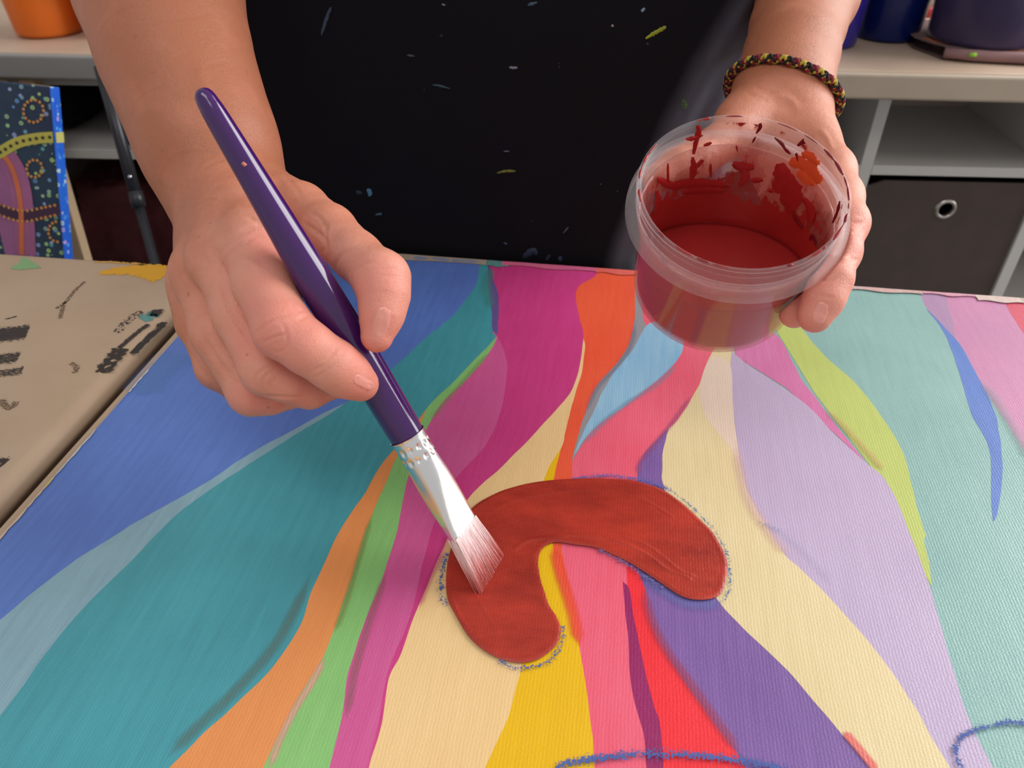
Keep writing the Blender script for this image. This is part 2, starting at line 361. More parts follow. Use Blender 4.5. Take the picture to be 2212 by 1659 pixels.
glaze('glaze_stroke', [(1374, 1236), (1430, 1276), (1480, 1304), (1530, 1308), (1556, 1300)], .008, (118, 124, 196), .5, 'blue fringe under the end of the red curl')
glaze('glaze_stroke', [(1590, 950), (1612, 1070), (1662, 1152), (1706, 1205)], .008, (228, 192, 190), .45)
glaze('glaze_stroke', [(1640, 1128), (1690, 1155), (1745, 1205), (1800, 1270)], .006, (160, 168, 200), .12)
glaze('glaze_stroke', [(1822, 1580), (1856, 1620), (1896, 1670)], .0042, (222, 112, 104), 1.3, 'short coral stroke over purple and cream')
glaze('glaze_stroke', [(1498, 850), (1460, 905), (1422, 952), (1384, 1000), (1378, 1030)], .004, (170, 92, 140), .5)
glaze('glaze_stroke', [(1060, 760), (1018, 806), (970, 862), (930, 912)], .004, (150, 160, 110), .4)
glaze('glaze_stroke', [(1262, 900), (1290, 840), (1330, 796), (1362, 750), (1376, 690)], .004, (120, 140, 170), .45)
glaze('glaze_stroke', [(1470, 780), (1420, 830), (1350, 876), (1300, 918), (1252, 968)], .005, (130, 160, 190), .4)
glaze('glaze_stroke', [(1780, 880), (1830, 930), (1880, 985), (1910, 1020)], .006, (206, 176, 110), .5)
glaze('glaze_stroke', [(2120, 820), (2165, 890), (2200, 950), (2225, 1000)], .008, (150, 160, 170), .4)
glaze('glaze_stroke', [(1062, 580), (1052, 620), (1060, 670)], .010, (84, 160, 150), .4)
glaze('glaze_stroke', [(970, 1150), (955, 1200), (925, 1260), (905, 1320)], .004, (206, 60, 130), .4)
glaze('glaze_stroke', [(300, 860), (350, 800), (400, 760)], .03, (104, 146, 210), .45)
# margins along the back edge
def margin(x0, y0, x1, y1, h, rgb, m2=None):
    a, b = cl(x0, y0), cl(x1, y1)
    pts = [Vector((a.x + (b.x - a.x) * t, BACKC - 0.0016)) for t in np.linspace(0, 1, 6)] + [Vector((a.x + (b.x - a.x) * t, BACKC - h + 0.001 * math.sin(t * 9))) for t in np.linspace(1, 0, 16)]
    poly('margin_mark', jitter(pts, 0.0002), PM('margin', rgb, m2))
margin(640, 540, 1050, 572, 0.0095, (178, 160, 142), (160, 145, 134))
margin(1056, 560, 1100, 572, 0.010, (110, 160, 150), (84, 130, 136))
margin(1088, 560, 1300, 590, 0.0075, (200, 88, 134), (214, 110, 140))
margin(1290, 560, 1392, 590, 0.0085, (216, 92, 92), (226, 110, 90))
margin(1830, 620, 1990, 632, 0.0065, (190, 186, 176), (196, 140, 140))
margin(1985, 620, 2110, 640, 0.005, (206, 160, 176), (200, 130, 150))
margin(2100, 630, 2212, 650, 0.009, (214, 198, 186), (190, 160, 160))
margin(2190, 630, 2420, 655, 0.006, (150, 176, 160), (206, 140, 140))
for (x, w, hh) in ((905, 22, .004), (950, 26, .0035), (985, 14, .003), (1010, 30, .0035)):
    a = cl(x, 566); poly('margin_mark', jitter(catmull([(a.x - w * .00022, BACKC - .004), (a.x, BACKC - .0035), (a.x + w * .00022, BACKC - .0042), (a.x + w * .0002, BACKC - .004 - hh), (a.x - w * .0002, BACKC - .0036 - hh)], 4, True), .0007), PM('blue_scribble', (106, 122, 168), (150, 150, 160)))
# left margin: pale ragged strip and small marks
LM = [(388, 728), (330, 790), (272, 858), (234, 896), (205, 935), (139, 1010), (57, 1096), (0, 1152), (-60, 1212)]
def lmark(y0, y1, w, rgb, off=0.0):
    yy = np.linspace(y0, y1, 14); c = [cl(14 + (1140 - y) * 0.926, y) for y in yy]
    pts = [Vector((off + 0.0016, p.y)) for p in c] + [Vector((off + w * (0.62 + 0.16 * abs(math.sin(i * 2.3))), p.y)) for i, p in enumerate(c[::-1])]
    poly('margin_mark', jitter(pts, .00015), PM('left_margin', rgb))
lmark(1250, 1100, 0.0038, (212, 186, 164)); lmark(1110, 1040, 0.0036, (208, 184, 160)); lmark(1048, 930, 0.0036, (186, 184, 180)); lmark(1000, 950, 0.003, (206, 206, 202)); lmark(880, 850, 0.0028, (150, 160, 180)); lmark(850, 800, 0.0034, (214, 206, 196)); lmark(800, 735, 0.0026, (206, 190, 180))
lmark(1054, 1034, 0.0036, (206, 190, 110), 0.0)

# blue pastel guide lines
def chalk(pts, w, rgb, th=0.42, label=None, spk=1300):
    w *= 1.1; th += .012
    layer[0] += 1; z = 0.000016 * layer[0] + 0.00001
    c = curve_px(pts, 10); V, F, E_ = [], [], []
    for i, p in enumerate(c):
        d = (c[min(i + 1, len(c) - 1)] - c[max(i - 1, 0)]).normalized(); nrm = Vector((-d.y, d.x))
        for j in range(-2, 3):
            q = p + nrm * (w * j / 4); V.append((q.x, q.y, z)); E_.append(abs(j) / 2 + (1 if i in (0, len(c) - 1) else 0))
    for i in range(len(c) - 1):
        for j in range(4):
            a = i * 5 + j; F.append((a, a + 1, a + 6, a + 5))
    o = mesh_obj('chalk_line', V, F, PM('blue_pastel', rgb, None, rough=0.8, alpha=th, speck=spk), canvas, True, label)
    at = o.data.attributes.new('edge', 'FLOAT', 'POINT'); at.data.foreach_set('value', np.array(E_, dtype=np.float32))
    return o
BL = (72, 98, 168)
chalk([(968, 1195), (958, 1225), (952, 1262), (955, 1290), (968, 1312)], 0.0075, BL, 0.46)
chalk([(1075, 1428), (1110, 1444), (1150, 1444), (1190, 1428), (1212, 1395), (1216, 1350)], 0.0052, BL, 0.44)
chalk([(1434, 1052), (1475, 1082), (1515, 1120), (1550, 1160), (1570, 1205), (1577, 1250), (1570, 1290), (1552, 1308)], 0.0046, (84, 118, 170), 0.47, 'dotted blue pastel outline around the red curl')
chalk([(1230, 1040), (1290, 1031), (1350, 1034), (1420, 1050), (1450, 1065)], 0.0052, (100, 96, 170), 0.40)
chalk([(1290, 1190), (1340, 1214), (1390, 1246), (1440, 1280)], 0.005, (110, 100, 160), 0.44)
chalk([(1196, 1660), (1240, 1649), (1300, 1640), (1390, 1632), (1480, 1634), (1560, 1640), (1645, 1654), (1720, 1675)], 0.0052, BL, 0.36, 'blue pastel guide line along the near edge')
chalk([(2085, 1680), (2068, 1645), (2062, 1618), (2080, 1591), (2119, 1576), (2159, 1566), (2212, 1565), (2300, 1590)], 0.0036, BL, 0.36, 'blue pastel arc in the lower right')
chalk([(1628, 1126), (1655, 1138), (1690, 1150)], 0.0045, (120, 150, 180), 0.50)

# the wet red curl: a thick paint layer with raised brush ridges
curl_px = [(1017, 1105), (1070, 1069), (1130, 1050), (1198, 1040), (1277, 1037), (1357, 1041), (1416, 1055), (1468, 1087), (1508, 1123), (1544, 1162), (1562, 1194), (1570, 1234), (1564, 1274), (1544, 1294), (1512, 1300), (1476, 1294), (1436, 1270), (1397, 1242), (1349, 1214), (1297, 1190), (1237, 1178), (1198, 1176), (1174, 1186), (1164, 1206), (1166, 1242), (1182, 1302), (1202, 1333), (1211, 1365), (1202, 1397), (1174, 1421), (1138, 1433), (1102, 1433), (1054, 1413), (1015, 1381), (983, 1329), (965, 1282), (966, 1230), (980, 1170)]
out = jitter([cl(p.x, p.y) for p in catmull(curl_px, 9, True)], 0.0003)
O = np.array([(p.x, p.y) for p in out])
def poly_dist(Q):
    A = O; B = np.roll(O, -1, 0); best = np.full(len(Q), 9.0)
    for a, b in zip(A, B):
        ab = b - a; t = np.clip(((Q - a) @ ab) / (ab @ ab), 0, 1)
        best = np.minimum(best, np.hypot(*(Q - a - t[:, None] * ab).T))
    return best
def inside(Q):
    x, y = Q[:, 0], Q[:, 1]; c = np.zeros(len(Q), bool); B = np.roll(O, -1, 0)
    for (x1, y1), (x2, y2) in zip(O, B):
        if y1 == y2: continue
        cnd = ((y1 > y) != (y2 > y)) & (x < (x2 - x1) * (y - y1) / (y2 - y1) + x1)
        c ^= cnd
    return c
gx, gy = np.meshgrid(np.arange(O[:, 0].min(), O[:, 0].max(), 0.0009), np.arange(O[:, 1].min(), O[:, 1].max(), 0.0009))
Q = np.stack([gx.ravel(), gy.ravel()], 1); Q = Q[inside(Q)]; D = poly_dist(Q); Q = Q[D > 0.0005]
allp = [Vector(p) for p in O] + [Vector(p) for p in Q]
r = delaunay_2d_cdt(allp, [], [list(range(len(O)))], 1, 1e-7)
VV = np.array([(v.x, v.y) for v in r[0]]); D = poly_dist(VV)
zb = 0.000016 * (layer[0] + 2)
hgt = zb + 0.00026 * np.clip(D / 0.0011, 0, 1) ** 0.6
hgt += 0.00016 * np.exp(-((D - 0.0014) / 0.0006) ** 2)
def ridge(pts, h, w):
    global hgt
    c = np.array([(p.x, p.y) for p in curve_px(pts, 8)]); best = np.full(len(VV), 9.0)
    for a, b in zip(c[:-1], c[1:]):
        ab = b - a; t = np.clip(((VV - a) @ ab) / (ab @ ab + 1e-12), 0, 1)
        best = np.minimum(best, np.hypot(*(VV - a - t[:, None] * ab).T))
    hgt = hgt + h * np.exp(-(best / w) ** 2)
ridge([(1112, 1190), (1140, 1172), (1190, 1165), (1250, 1160), (1300, 1166), (1350, 1180), (1400, 1205), (1440, 1235), (1470, 1246), (1490, 1255)], 0.0004, 0.0006)
ridge([(1350, 1165), (1400, 1185), (1440, 1215), (1470, 1238), (1496, 1248)], 0.0003, 0.0006)
ridge([(1060, 1110), (1110, 1085), (1180, 1070), (1260, 1062), (1340, 1070), (1400, 1090), (1450, 1120)], 0.00018, 0.0006)
ridge([(1030, 1290), (1050, 1330), (1075, 1370)], 0.0002, 0.0005)
ridge([(975, 1290), (995, 1340), (1030, 1378), (1070, 1410)], 0.0003, 0.0006)
ridge([(1152, 1200), (1150, 1240), (1160, 1280), (1180, 1320)], 0.0002, 0.0005)
hgt = hgt + np.where(D > .0012, .00004 * np.array([noise.noise(Vector((p[0] * 500, p[1] * 160, 1))) for p in VV]), 0)
hgt = np.where(D < 1e-6, zb - 0.00002, hgt)
n = NT('wet_red_paint')
f = n.math('MULTIPLY', n.math('SUBTRACT', n.noise(26, 5, 0.6, stretch=(1.0, 2.4, 1, 0.5)), 0.3), 2.4, clamp=True)
n.set(Base_Color=n.mix(f, lin((146, 42, 32)), lin((186, 58, 42))), Roughness=0.34)
n.bump(n.math('ADD', n.math('MULTIPLY', weave(n), 0.5), n.noise(260, 4, stretch=(1, 3, 1, 0.5))), 0.30, 0.0005)
mesh_obj('wet_paint_curl', [(a[0], a[1], z) for a, z in zip(VV, hgt)], [tuple(f) for f in r[2]], n.m, canvas, True, 'thick wet brick-red curl being painted')

# ------------------------------------------------------------ the two work tables
def plastic(name, rgb, rgb2):
    n = NT(name); f = n.math('MULTIPLY', n.math('SUBTRACT', n.noise(7, 5, 0.6), 0.3), 2.3, clamp=True)
    g = n.ramp(n.noise(130, 3, 0.7), [(0.0, lin(rgb2)), (0.28, lin(rgb2)), (0.34, (1, 1, 1)), (1, (1, 1, 1))])
    n.set(Base_Color=n.mix(f, lin(rgb2), lin(rgb)), Roughness=0.45); n.bump(n.noise(1500, 2), 0.12, 0.0004)
    return n.m
table_m = plastic('beige_table_plastic', (196, 172, 148), (178, 150, 124))
steel_m = simple('dark_steel', (52, 54, 60), 0.4, 0.05, metal=0.6)
def rounded_slab(name, x0, x1, y0, y1, z0, z1, R, er, m, parent, nc=10):
    """table top: rounded corners of radius R, rounded upper rim of radius er"""
    def ring(inset, z):
        pts = []
        for cx, cy, a0 in ((x1 - R, y1 - R, 0), (x0 + R, y1 - R, 90), (x0 + R, y0 + R, 180), (x1 - R, y0 + R, 270)):
            for k in range(nc + 1):
                a = math.radians(a0 + 90 * k / nc); pts.append((cx + (R - inset) * math.cos(a), cy + (R - inset) * math.sin(a), z))
        return pts
    rings = [ring(er, z1)] + [ring(er * (1 - math.sin(t)), z1 - er * (1 - math.cos(t))) for t in np.linspace(0.2, PI / 2, 6)]
    rings += [ring(0, z1 - er * 1.2), ring(0.0012, z1 - er * 1.35), ring(0.0012, z0 + .002), ring(0.003, z0)]
    V = [p for r in rings for p in r]; N = len(rings[0]); F = []
    for i in range(len(rings) - 1):
        for k in range(N): F.append((i * N + k, i * N + (k + 1) % N, (i + 1) * N + (k + 1) % N, (i + 1) * N + k))
    F = [f[::-1] for f in F]
    F.append(tuple(range(N))); F.append(tuple((len(rings) - 1) * N + k for k in range(N))[::-1])
    o = mesh_obj(name, V, F, m, parent, True)
    return o
FLOOR = -0.74
def folding_legs(parent, x0, x1, y0, y1, ztop):
    for x in (x0, x1):
        for y in (y0, y1):
            tube('leg', [(x, y, ztop), (x, y, FLOOR)], 0.0125, steel_m, parent, 12)
        tube('leg_brace', [(x, y0, -0.45), (x, y1, -0.45)], 0.008, steel_m, parent, 10)
t1 = empty('folding_table', 'beige folding table carrying the large canvas', 'table', (C0.x, C0.y, 0), CYAW)
strip = cl(150, 957).x
rounded_slab('table_top', strip, 1.0, -0.32, BACK + 0.001, -0.045, -0.0013, 0.03, 0.004, table_m, t1)
folding_legs(t1, 0.12, 0.88, -0.2, BACK - 0.1, -0.045)
T2YAW = math.radians(82.3) - PI / 2
e = G(110, 931); t2 = empty('folding_table', 'paint-smeared beige folding table at left beside the canvas', 'table', (e.x, e.y, 0), T2YAW)
c2, s2 = math.cos(-T2YAW), math.sin(-T2YAW)
def tl(px, py):
    g = G(px, py) - e
    return Vector((g.x * c2 - g.y * s2, g.x * s2 + g.y * c2))
T2B = tl(200, 553).y
rounded_slab('table_top', -0.62, 0.006, -0.5, T2B, -0.045, 0.0, 0.035, 0.009, table_m, t2)
folding_legs(t2, -0.5, -0.12, -0.4, T2B - 0.08, -0.045)
def dry(name, rgb, th, sx=1, sy=1, sc=300):
    n = NT(name); n.set(Base_Color=lin(rgb), Roughness=0.6)
    k = n.noise(sc, 4, 0.65, stretch=(sx, sy, 1)); edge = n.new('ShaderNodeAttribute', attribute_name='edge')
    th2 = n.math('ADD', th, n.math('MULTIPLY', edge.outputs['Fac'], 0.30))
    n.set(Alpha=n.math('MULTIPLY', n.math('SUBTRACT', k, th2), 18, clamp=True)); return n.m
def smear(pts, w, m, tf=tl, parent=t2, z=0.0002, name='paint_smear', label=None):
    c = [tf(p.x, p.y) for p in catmull(pts, 8)]; V, F, E_ = [], [], []
    L = len(c)
    for i, p in enumerate(c):
        d = (c[min(i + 1, L - 1)] - c[max(i - 1, 0)]).normalized(); nr = Vector((-d.y, d.x))
        ww = w[0] + (w[1] - w[0]) * i / (L - 1) if isinstance(w, tuple) else w
        for j in range(-2, 3):
            q = p + nr * ww * j / 4; V.append((q.x, q.y, z)); E_.append((0.8 if abs(j) == 2 else 0.0) + (1.0 if i in (0, L - 1) else 0))
    for i in range(L - 1):
        for j in range(4): a = i * 5 + j; F.append((a, a + 1, a + 6, a + 5))
    o = mesh_obj(name, V, F, m, parent, False, label)
    at = o.data.attributes.new('edge', 'FLOAT', 'POINT'); at.data.foreach_set('value', np.array(E_, dtype=np.float32))
blk = dry('dry_black', (52, 42, 42), 0.38, 1.2, 5); thin = dry('faint_brown', (112, 88, 66), 0.46, 3, 3)
smear([(-30, 725), (20, 722), (64, 716)], 0.022, blk, label='dry black brush stroke')
smear([(-30, 778), (10, 775), (44, 771)], 0.016, dry('dry_black_b', (50, 42, 42), 0.43, 1, 6), label='dry black brush stroke')
smear([(-20, 808), (20, 805), (52, 800)], 0.012, dry('dry_black_c', (50, 42, 42), 0.46, 1, 6))
smear([(-20, 1000), (0, 1002), (9, 1004)], 0.012, blk)
smear([(215, 590), (260, 585), (310, 584), (362, 594)], (0.006, 0.026), dry('ochre_smear', (222, 162, 32), 0.26, 1, 1), label='ochre yellow smear')
smear([(200, 566), (250, 567), (320, 572)], 0.004, dry('ochre_line', (206, 156, 70), 0.42, 1, 1))
smear([(22, 580), (50, 574), (72, 566)], (0.002, 0.030), dry('green_smear', (132, 172, 120), 0.20), label='pale green smear')
smear([(186, 606), (160, 630), (140, 655), (118, 668)], 0.004, thin); smear([(140, 650), (134, 672), (130, 690)], 0.004, thin)
smear([(152, 783), (166, 795), (158, 808)], 0.005, thin); smear([(0, 862), (20, 882), (38, 866)], 0.006, thin)
smear([(250, 722), (268, 700), (288, 684), (310, 672)], 0.010, dry('black_dots', (52, 44, 40), 0.50, 1, 1, 500))
smear([(222, 806), (236, 786), (252, 764), (262, 752)], 0.014, dry('black_blot', (48, 38, 34), 0.38), label='black blotted brush mark near the table edge')
smear([(256, 754), (274, 738), (300, 716), (322, 700)], 0.005, blk); smear([(330, 684), (338, 676), (342, 668)], 0.010, blk)
smear([(306, 692), (322, 684), (336, 676)], 0.012, dry('teal_blot', (92, 150, 146), 0.34), label='small teal blot')
smear([(10, 690), (24, 687), (38, 683)], 0.002, blk)
smear([(284, 760), (306, 738), (334, 712), (356, 690)], 0.007, dry('side_black', (46, 40, 40), 0.36), z=-0.0015)

# ------------------------------------------------------------ room
def struct(name, x0, x1, y0, y1, z0, z1, m):
    o = box(name, x0, x1, y0, y1, z0, z1, m, None, 0); tag(o, kind='structure'); return o
wall_m = simple('warm_white_wall', (200, 196, 190), 0.8, 0.02)
struct('floor', -2.2, 2.4, -1.2, 1.9, FLOOR - 0.02, FLOOR, simple('grey_vinyl_floor', (104, 98, 94), 0.5, 0.08))
struct('wall_back', -2.2, 2.4, 1.86, 1.9, FLOOR, 1.7, wall_m)

# ------------------------------------------------------------ tables behind the painter
BYAW = math.radians(-4.6)
def bgpt(px, py, z): return G(px, py, z)
back_m = plastic('pale_table_plastic', (196, 172, 152), (184, 160, 140))
edge_l = simple('grey_table_edge', (150, 146, 144), 0.5, 0.03); edge_r = simple('cream_table_edge', (186, 170, 152), 0.5, 0.05)
def back_table(label, x0, x1, em):
    t = empty('folding_table', label, 'table', (0, 1.0215, 0), BYAW)
    bm = bmesh.new(); add_box(bm, x0, x1, 0.004, 0.60, -0.012, 0, 0.003, 2); bm_obj('table_top', bm, back_m, t, False)
    bm = bmesh.new(); add_box(bm, x0, x1, 0.0, 0.022, -0.034, -0.002, 0.004, 3)
    add_box(bm, x0, x1, 0.58, 0.60, -0.034, -0.012, 0.003, 2); add_box(bm, x0, x0 + .02, 0.02, 0.58, -0.034, -0.012, 0.003, 2); add_box(bm, x1 - .02, x1, 0.02, 0.58, -0.034, -0.012, 0.003, 2)
    bm_obj('edge_rim', bm, em, t, False, label=None)
    return t
tL = back_table('pale grey-edged folding table behind the painter at left, holding orange tubs', -1.25, -0.105, edge_l)
tR = back_table('cream-edged folding table behind the painter at right, holding blue and purple tubs', -0.095, 1.2, edge_r)
# black telescopic leg of the left table, splayed, with rivet and sleeve
blackmetal = simple('black_metal', (46, 46, 52), 0.38, 0.08, metal=0.3)
Tinv = (Matrix.Translation((0, 1.0215, 0)) @ Matrix.Rotation(BYAW, 4, 'Z')).inverted()
lt, lb = P(222, 165, 0.985), P(331, 556, 1.03)
d_ = (lb - lt).normalized(); k = (FLOOR - lt.z) / d_.z; foot = lt + d_ * k
mid = lt + (lb - lt) * 0.66
tube('leg', [Tinv @ (lt - d_ * 0.012), Tinv @ mid], 0.0078, blackmetal, tL, 14)
tube('leg_extension', [Tinv @ mid, Tinv @ foot], 0.0062, blackmetal, tL, 14)
tube('leg_sleeve', [Tinv @ (mid - d_ * 0.008), Tinv @ (mid + d_ * 0.012)], 0.0092, blackmetal, tL, 14)
rv = proj(lt); pr_ = lt + (lb - lt) * 0.53
lathe('rivet', [(0, 0.0018), (0.0022, 0.0012), (0.003, 0), (0, 0)], simple('bright_steel', (190, 190, 196), 0.25, 0.02, metal=1), Tinv @ (pr_ + Vector((0.003, -0.0085, 0.0))), (Tinv.to_3x3() @ Vector((0.3, -0.9, 0.3))), tL, 16)
for x, y in ((-1.18, 0.025), (-1.18, 0.52), (-0.15, 0.52), (-0.16, 0.025)): tube('leg', [(x, y, -0.012), (x, y, FLOOR)], 0.009, blackmetal, tL, 12)
for x, y in ((0.0, 0.52), (1.1, 0.025), (1.1, 0.52), (0.0, 0.025)): tube('leg', [(x, y, -0.012), (x, y, FLOOR)], 0.009, blackmetal, tR, 12)
smr = dry('green_scrape', (120, 138, 120), 0.42, 1, 1)

# ------------------------------------------------------------ paint tubs on those tables
def frosted(name, rgb, alpha, rough=0.25):
    n = NT(name); n.set(Base_Color=lin(rgb), Roughness=rough, Alpha=alpha); return n.m
def tub(px, py, r, h, fill, paint_rgb, wall_rgb, label, group, z=0.0, walpha=0.5, lid=True):
    g = G(px, py, z); loc = Vector((g.x, g.y + r * 0.93, z))
    t = empty('paint_tub', label, 'tub', loc, 0, group)
    rt = r * 1.13
    wall = frosted('tub_wall', wall_rgb, walpha)
    lathe('body', [(0, 0.0), (r - .006, 0.0), (r - .0015, 0.0015), (r, 0.006), (r + (rt - r) * .9, h * .9), (rt, h), (rt - .0015, h), (r + (rt - r) * .9 - .0015, h * .9), (r - .0015, .006), (r - .006, .002), (0, .002)], wall, (0, 0, 0), (0, 0, 1), t, 64)
    q = r + (rt - r) * fill - .002
    lathe('paint', [(0, .0025), (r - .007, .0025), (r - .0022, .007), (q, h * fill), (q - .002, h * fill - .001), (0, h * fill - .001)], simple('tub_paint', paint_rgb, 0.4, 0.05), (0, 0, 0), (0, 0, 1), t, 64)
    lathe('rim', [(rt - .0005, h * .86), (rt + .003, h * .86), (rt + .0032, h * .9), (rt + .001, h * .905), (rt + .001, h - .002), (rt - .002, h)], wall, (0, 0, 0), (0, 0, 1), t, 64)
    if lid:
        lathe('lid', [(0, h + .004), (rt - .004, h + .004), (rt + .002, h + .003), (rt + .003, h - .006), (rt + .0015, h - .006), (rt + .0012, h + .001), (0, h + .001)], frosted('lid_plastic', (230, 230, 232), 0.9), (0, 0, 0), (0, 0, 1), t, 64)
    return t
G1 = 'paint tubs on the back tables'
tub(80, 86, .0455, .100, .56, (255, 120, 6), (250, 136, 50), 'bright orange paint tub nearest the left edge of the picture', G1, walpha=.45)
tub(242, 84, .0440, .100, .70, (255, 104, 14), (250, 116, 40), 'orange paint tub mostly hidden behind the forearm at left', G1, walpha=.6)
tub(1572, 108, .046, .110, .9, (20, 74, 184), (30, 84, 190), 'mid-blue paint tub just right of the black apron', G1, walpha=.8)
tub(1794, 109, .046, .110, .9, (56, 44, 158), (62, 50, 164), 'violet-blue paint tub behind the raised wrist', G1, walpha=.8)
tub(1936, 95, .0430, .110, .9, (8, 24, 92), (12, 30, 100), 'dark navy paint tub between the violet-blue and purple tubs', G1, walpha=.8)
tub(2168, 110, .066, .135, .5, (44, 34, 92), (70, 60, 96), 'large translucent purple paint tub standing on a folded cloth', G1, z=0.0150, walpha=.55)
g = G(2006, 40); bt = empty('small_bottle', 'small white bottle with a red base behind the navy tub', 'bottle', (g.x, g.y + .02, 0))
lathe('body', [(0, .016), (.016, .016), (.016, .07), (.009, .08), (.009, .09), (0, .09)], simple('white_plastic', (205, 196, 190), .4), (0, 0, 0), (0, 0, 1), bt, 32)
lathe('base', [(0, 0), (.0165, 0), (.0168, .016), (0, .016)], simple('red_plastic', (176, 40, 44), .4), (0, 0, 0), (0, 0, 1), bt, 32)
# folded cloth under the purple tub
def cloth_mat(name, base, chk, patches):
    n = NT(name); sep = n.new('ShaderNodeSeparateXYZ'); n.l(n.coord(), sep.inputs[0])
    a = n.math('GREATER_THAN', n.math('SINE', n.math('MULTIPLY', sep.outputs[0], 2 * PI / .0055)), 0.3)
    b = n.math('GREATER_THAN', n.math('SINE', n.math('MULTIPLY', n.math('ADD', sep.outputs[1], sep.outputs[2]), 2 * PI / .0055)), 0.3)
    colr = n.mix(n.math('MAXIMUM', a, b), lin(base), lin(chk))
    f = n.noise(28, 3); colr = n.mix(n.math('GREATER_THAN', f, 0.57), colr, lin(patches))
    n.set(Base_Color=colr, Roughness=0.9); n.bump(n.noise(900, 3), .5, .001); return n.m
ga, gb = G(2040, 128), G(2330, 141)
cd = math.atan2(gb.y - ga.y, gb.x - ga.x)
fold = empty('folded_cloth', 'paint-stained folded checked cloth under the purple tub', 'cloth', (ga.x, ga.y, 0), cd)
V, F = [], []
NX = 46; prof = []
for t in np.linspace(0, 1, 12): prof.append((0.17 - 0.155 * t, 0.0007))
for t in np.linspace(-PI / 2, -3 * PI / 2, 12)[1:]: prof.append((0.012 + 0.0085 * math.cos(t), 0.0068 + 0.0062 * math.sin(t)))
for t in np.linspace(0, 1, 14)[1:]: prof.append((0.012 + 0.155 * t, 0.0125 - 0.0012 * math.sin(t * PI)))
for i in range(NX):
    x = 0.26 * i / (NX - 1)
    for j, (y, z) in enumerate(prof):
        w = 0.0016 * noise.noise(Vector((x * 40, y * 40, j * .05)))
        xo = -0.030 * min(1, y / 0.06) if i < 3 else 0
        V.append((x + xo, y - .012 + w + 0.003 * math.sin(x * 30), max(0.0004, (z if z > .0124 else z + w * .3) * 1.18)))
for i in range(NX - 1):
    for j in range(len(prof) - 1):
        a = i * len(prof) + j; F.append((a, a + 1, a + len(prof) + 1, a + len(prof)))
mesh_obj('cloth', V, F, cloth_mat('checked_cloth', (130, 96, 92), (92, 68, 72), (176, 100, 66)), fold, True)
tube('rolled_edge', [(-.004, -.004, .0085), (.03, -.010, .0085), (.12, -.012, .008), (.22, -.011, .0082)], [.0058, .0072, .0068, .006], simple('mauve_hem', (140, 108, 108), .9, .12), fold, 12)
tube('stain', [(.022, -.0165, .0105), (.030, -.0172, .0110)], .0026, simple('lime_stain', (140, 190, 60), .7), fold, 8)

# ------------------------------------------------------------ cube shelf unit
SYAW = math.radians(-3.1)
unit = empty('cube_shelf', 'white cube shelf unit standing under the back tables', 'shelf', (0, 1.074, 0), SYAW)
white_m = simple('white_laminate', (214, 211, 208), 0.5, 0.02)
back_panel_m = simple('shelf_back', (200, 186, 176), 0.6, 0.02)
XS = [-1.03, -0.775, -0.52, -0.265, -0.01, 0.245, 0.50, 0.755, 1.01]
for x in XS: box('upright_panel', x - .0085, x + .0085, 0, .27, FLOOR + .03, -.052, white_m, unit, .0008, seg=1)
ZS = [-0.15, -0.415, -0.68]
for i in range(len(XS) - 1):
    for z in ZS: box('shelf_board', XS[i] + .0087, XS[i + 1] - .0087, 0, .268, z - .007, z + .007, white_m, unit, .0006, seg=1)
box('top_board', XS[0] - .0085, XS[-1] + .0085, 0, .27, -.0515, -.037, white_m, unit, .001, seg=1)
box('back_panel', XS[0], XS[-1], .2705, .275, FLOOR + .03, -.04, back_panel_m, unit, 0)
box('plinth', XS[0] + .01, XS[-1] - .01, .03, .25, FLOOR, FLOOR + .0295, white_m, unit, .001)
Sinv = (Matrix.Translation((0, 1.074, 0)) @ Matrix.Rotation(SYAW, 4, 'Z')).inverted()
def onshelf(name, label, cat, x, y, z, group=None):
    w = Sinv.inverted() @ Vector((x, y, z)); return empty(name, label, cat, w, SYAW, group)
tube('paint_dab', [(.5088, .035, -.09), (.5092, .036, -.078)], [.003, .0036], simple('cyan_dab', (70, 150, 176), .5), unit, 8, label='cyan paint dab on the upright panel')
# storage box with steel eyelet
sb = onshelf('storage_box', 'dark brown fabric storage box with a steel eyelet, in the cube at right', 'box', .6275, 0, -.407)
fab = simple('brown_fabric', (84, 72, 68), 0.85, 0.10, bump=.35, bscale=1500); inn = simple('box_inside', (24, 22, 24), .9)
W2 = .1165
bm = bmesh.new()
add_box(bm, -W2, W2, .25, .254, .001, .236, .001, 1); add_box(bm, -W2, -W2 + .004, .014, .25, .001, .236, .001, 1); add_box(bm, W2 - .004, W2, .014, .25, .001, .236, .001, 1); add_box(bm, -W2, W2, .012, .25, .001, .005, .001, 1)
bm_obj('box_body', bm, inn, sb)
nf = 24; V, F = [], []
cx, cz, hr = .004, .199, .0100
gx_ = sorted(set(list(np.linspace(-W2, W2, 15)))); N = 48
ang = [2 * PI * k / N for k in range(N)]
def outer(a):
    dx, dz = math.cos(a), math.sin(a); t = min([((W2 if dx > 0 else -W2) - cx) / dx if abs(dx) > 1e-6 else 9, ((.240 if dz > 0 else .001) - cz) / dz if abs(dz) > 1e-6 else 9]); return cx + dx * t, cz + dz * t
for ring_, rr in enumerate((0, .5, 1)):
    for a in ang:
        ox, oz = outer(a); ix, iz = cx + hr * math.cos(a), cz + hr * math.sin(a)
        V.append((ix + (ox - ix) * rr, .008, iz + (oz - iz) * rr))
for q in range(2):
    for k in range(N): F.append((q * N + k, q * N + (k + 1) % N, (q + 1) * N + (k + 1) % N, (q + 1) * N + k))
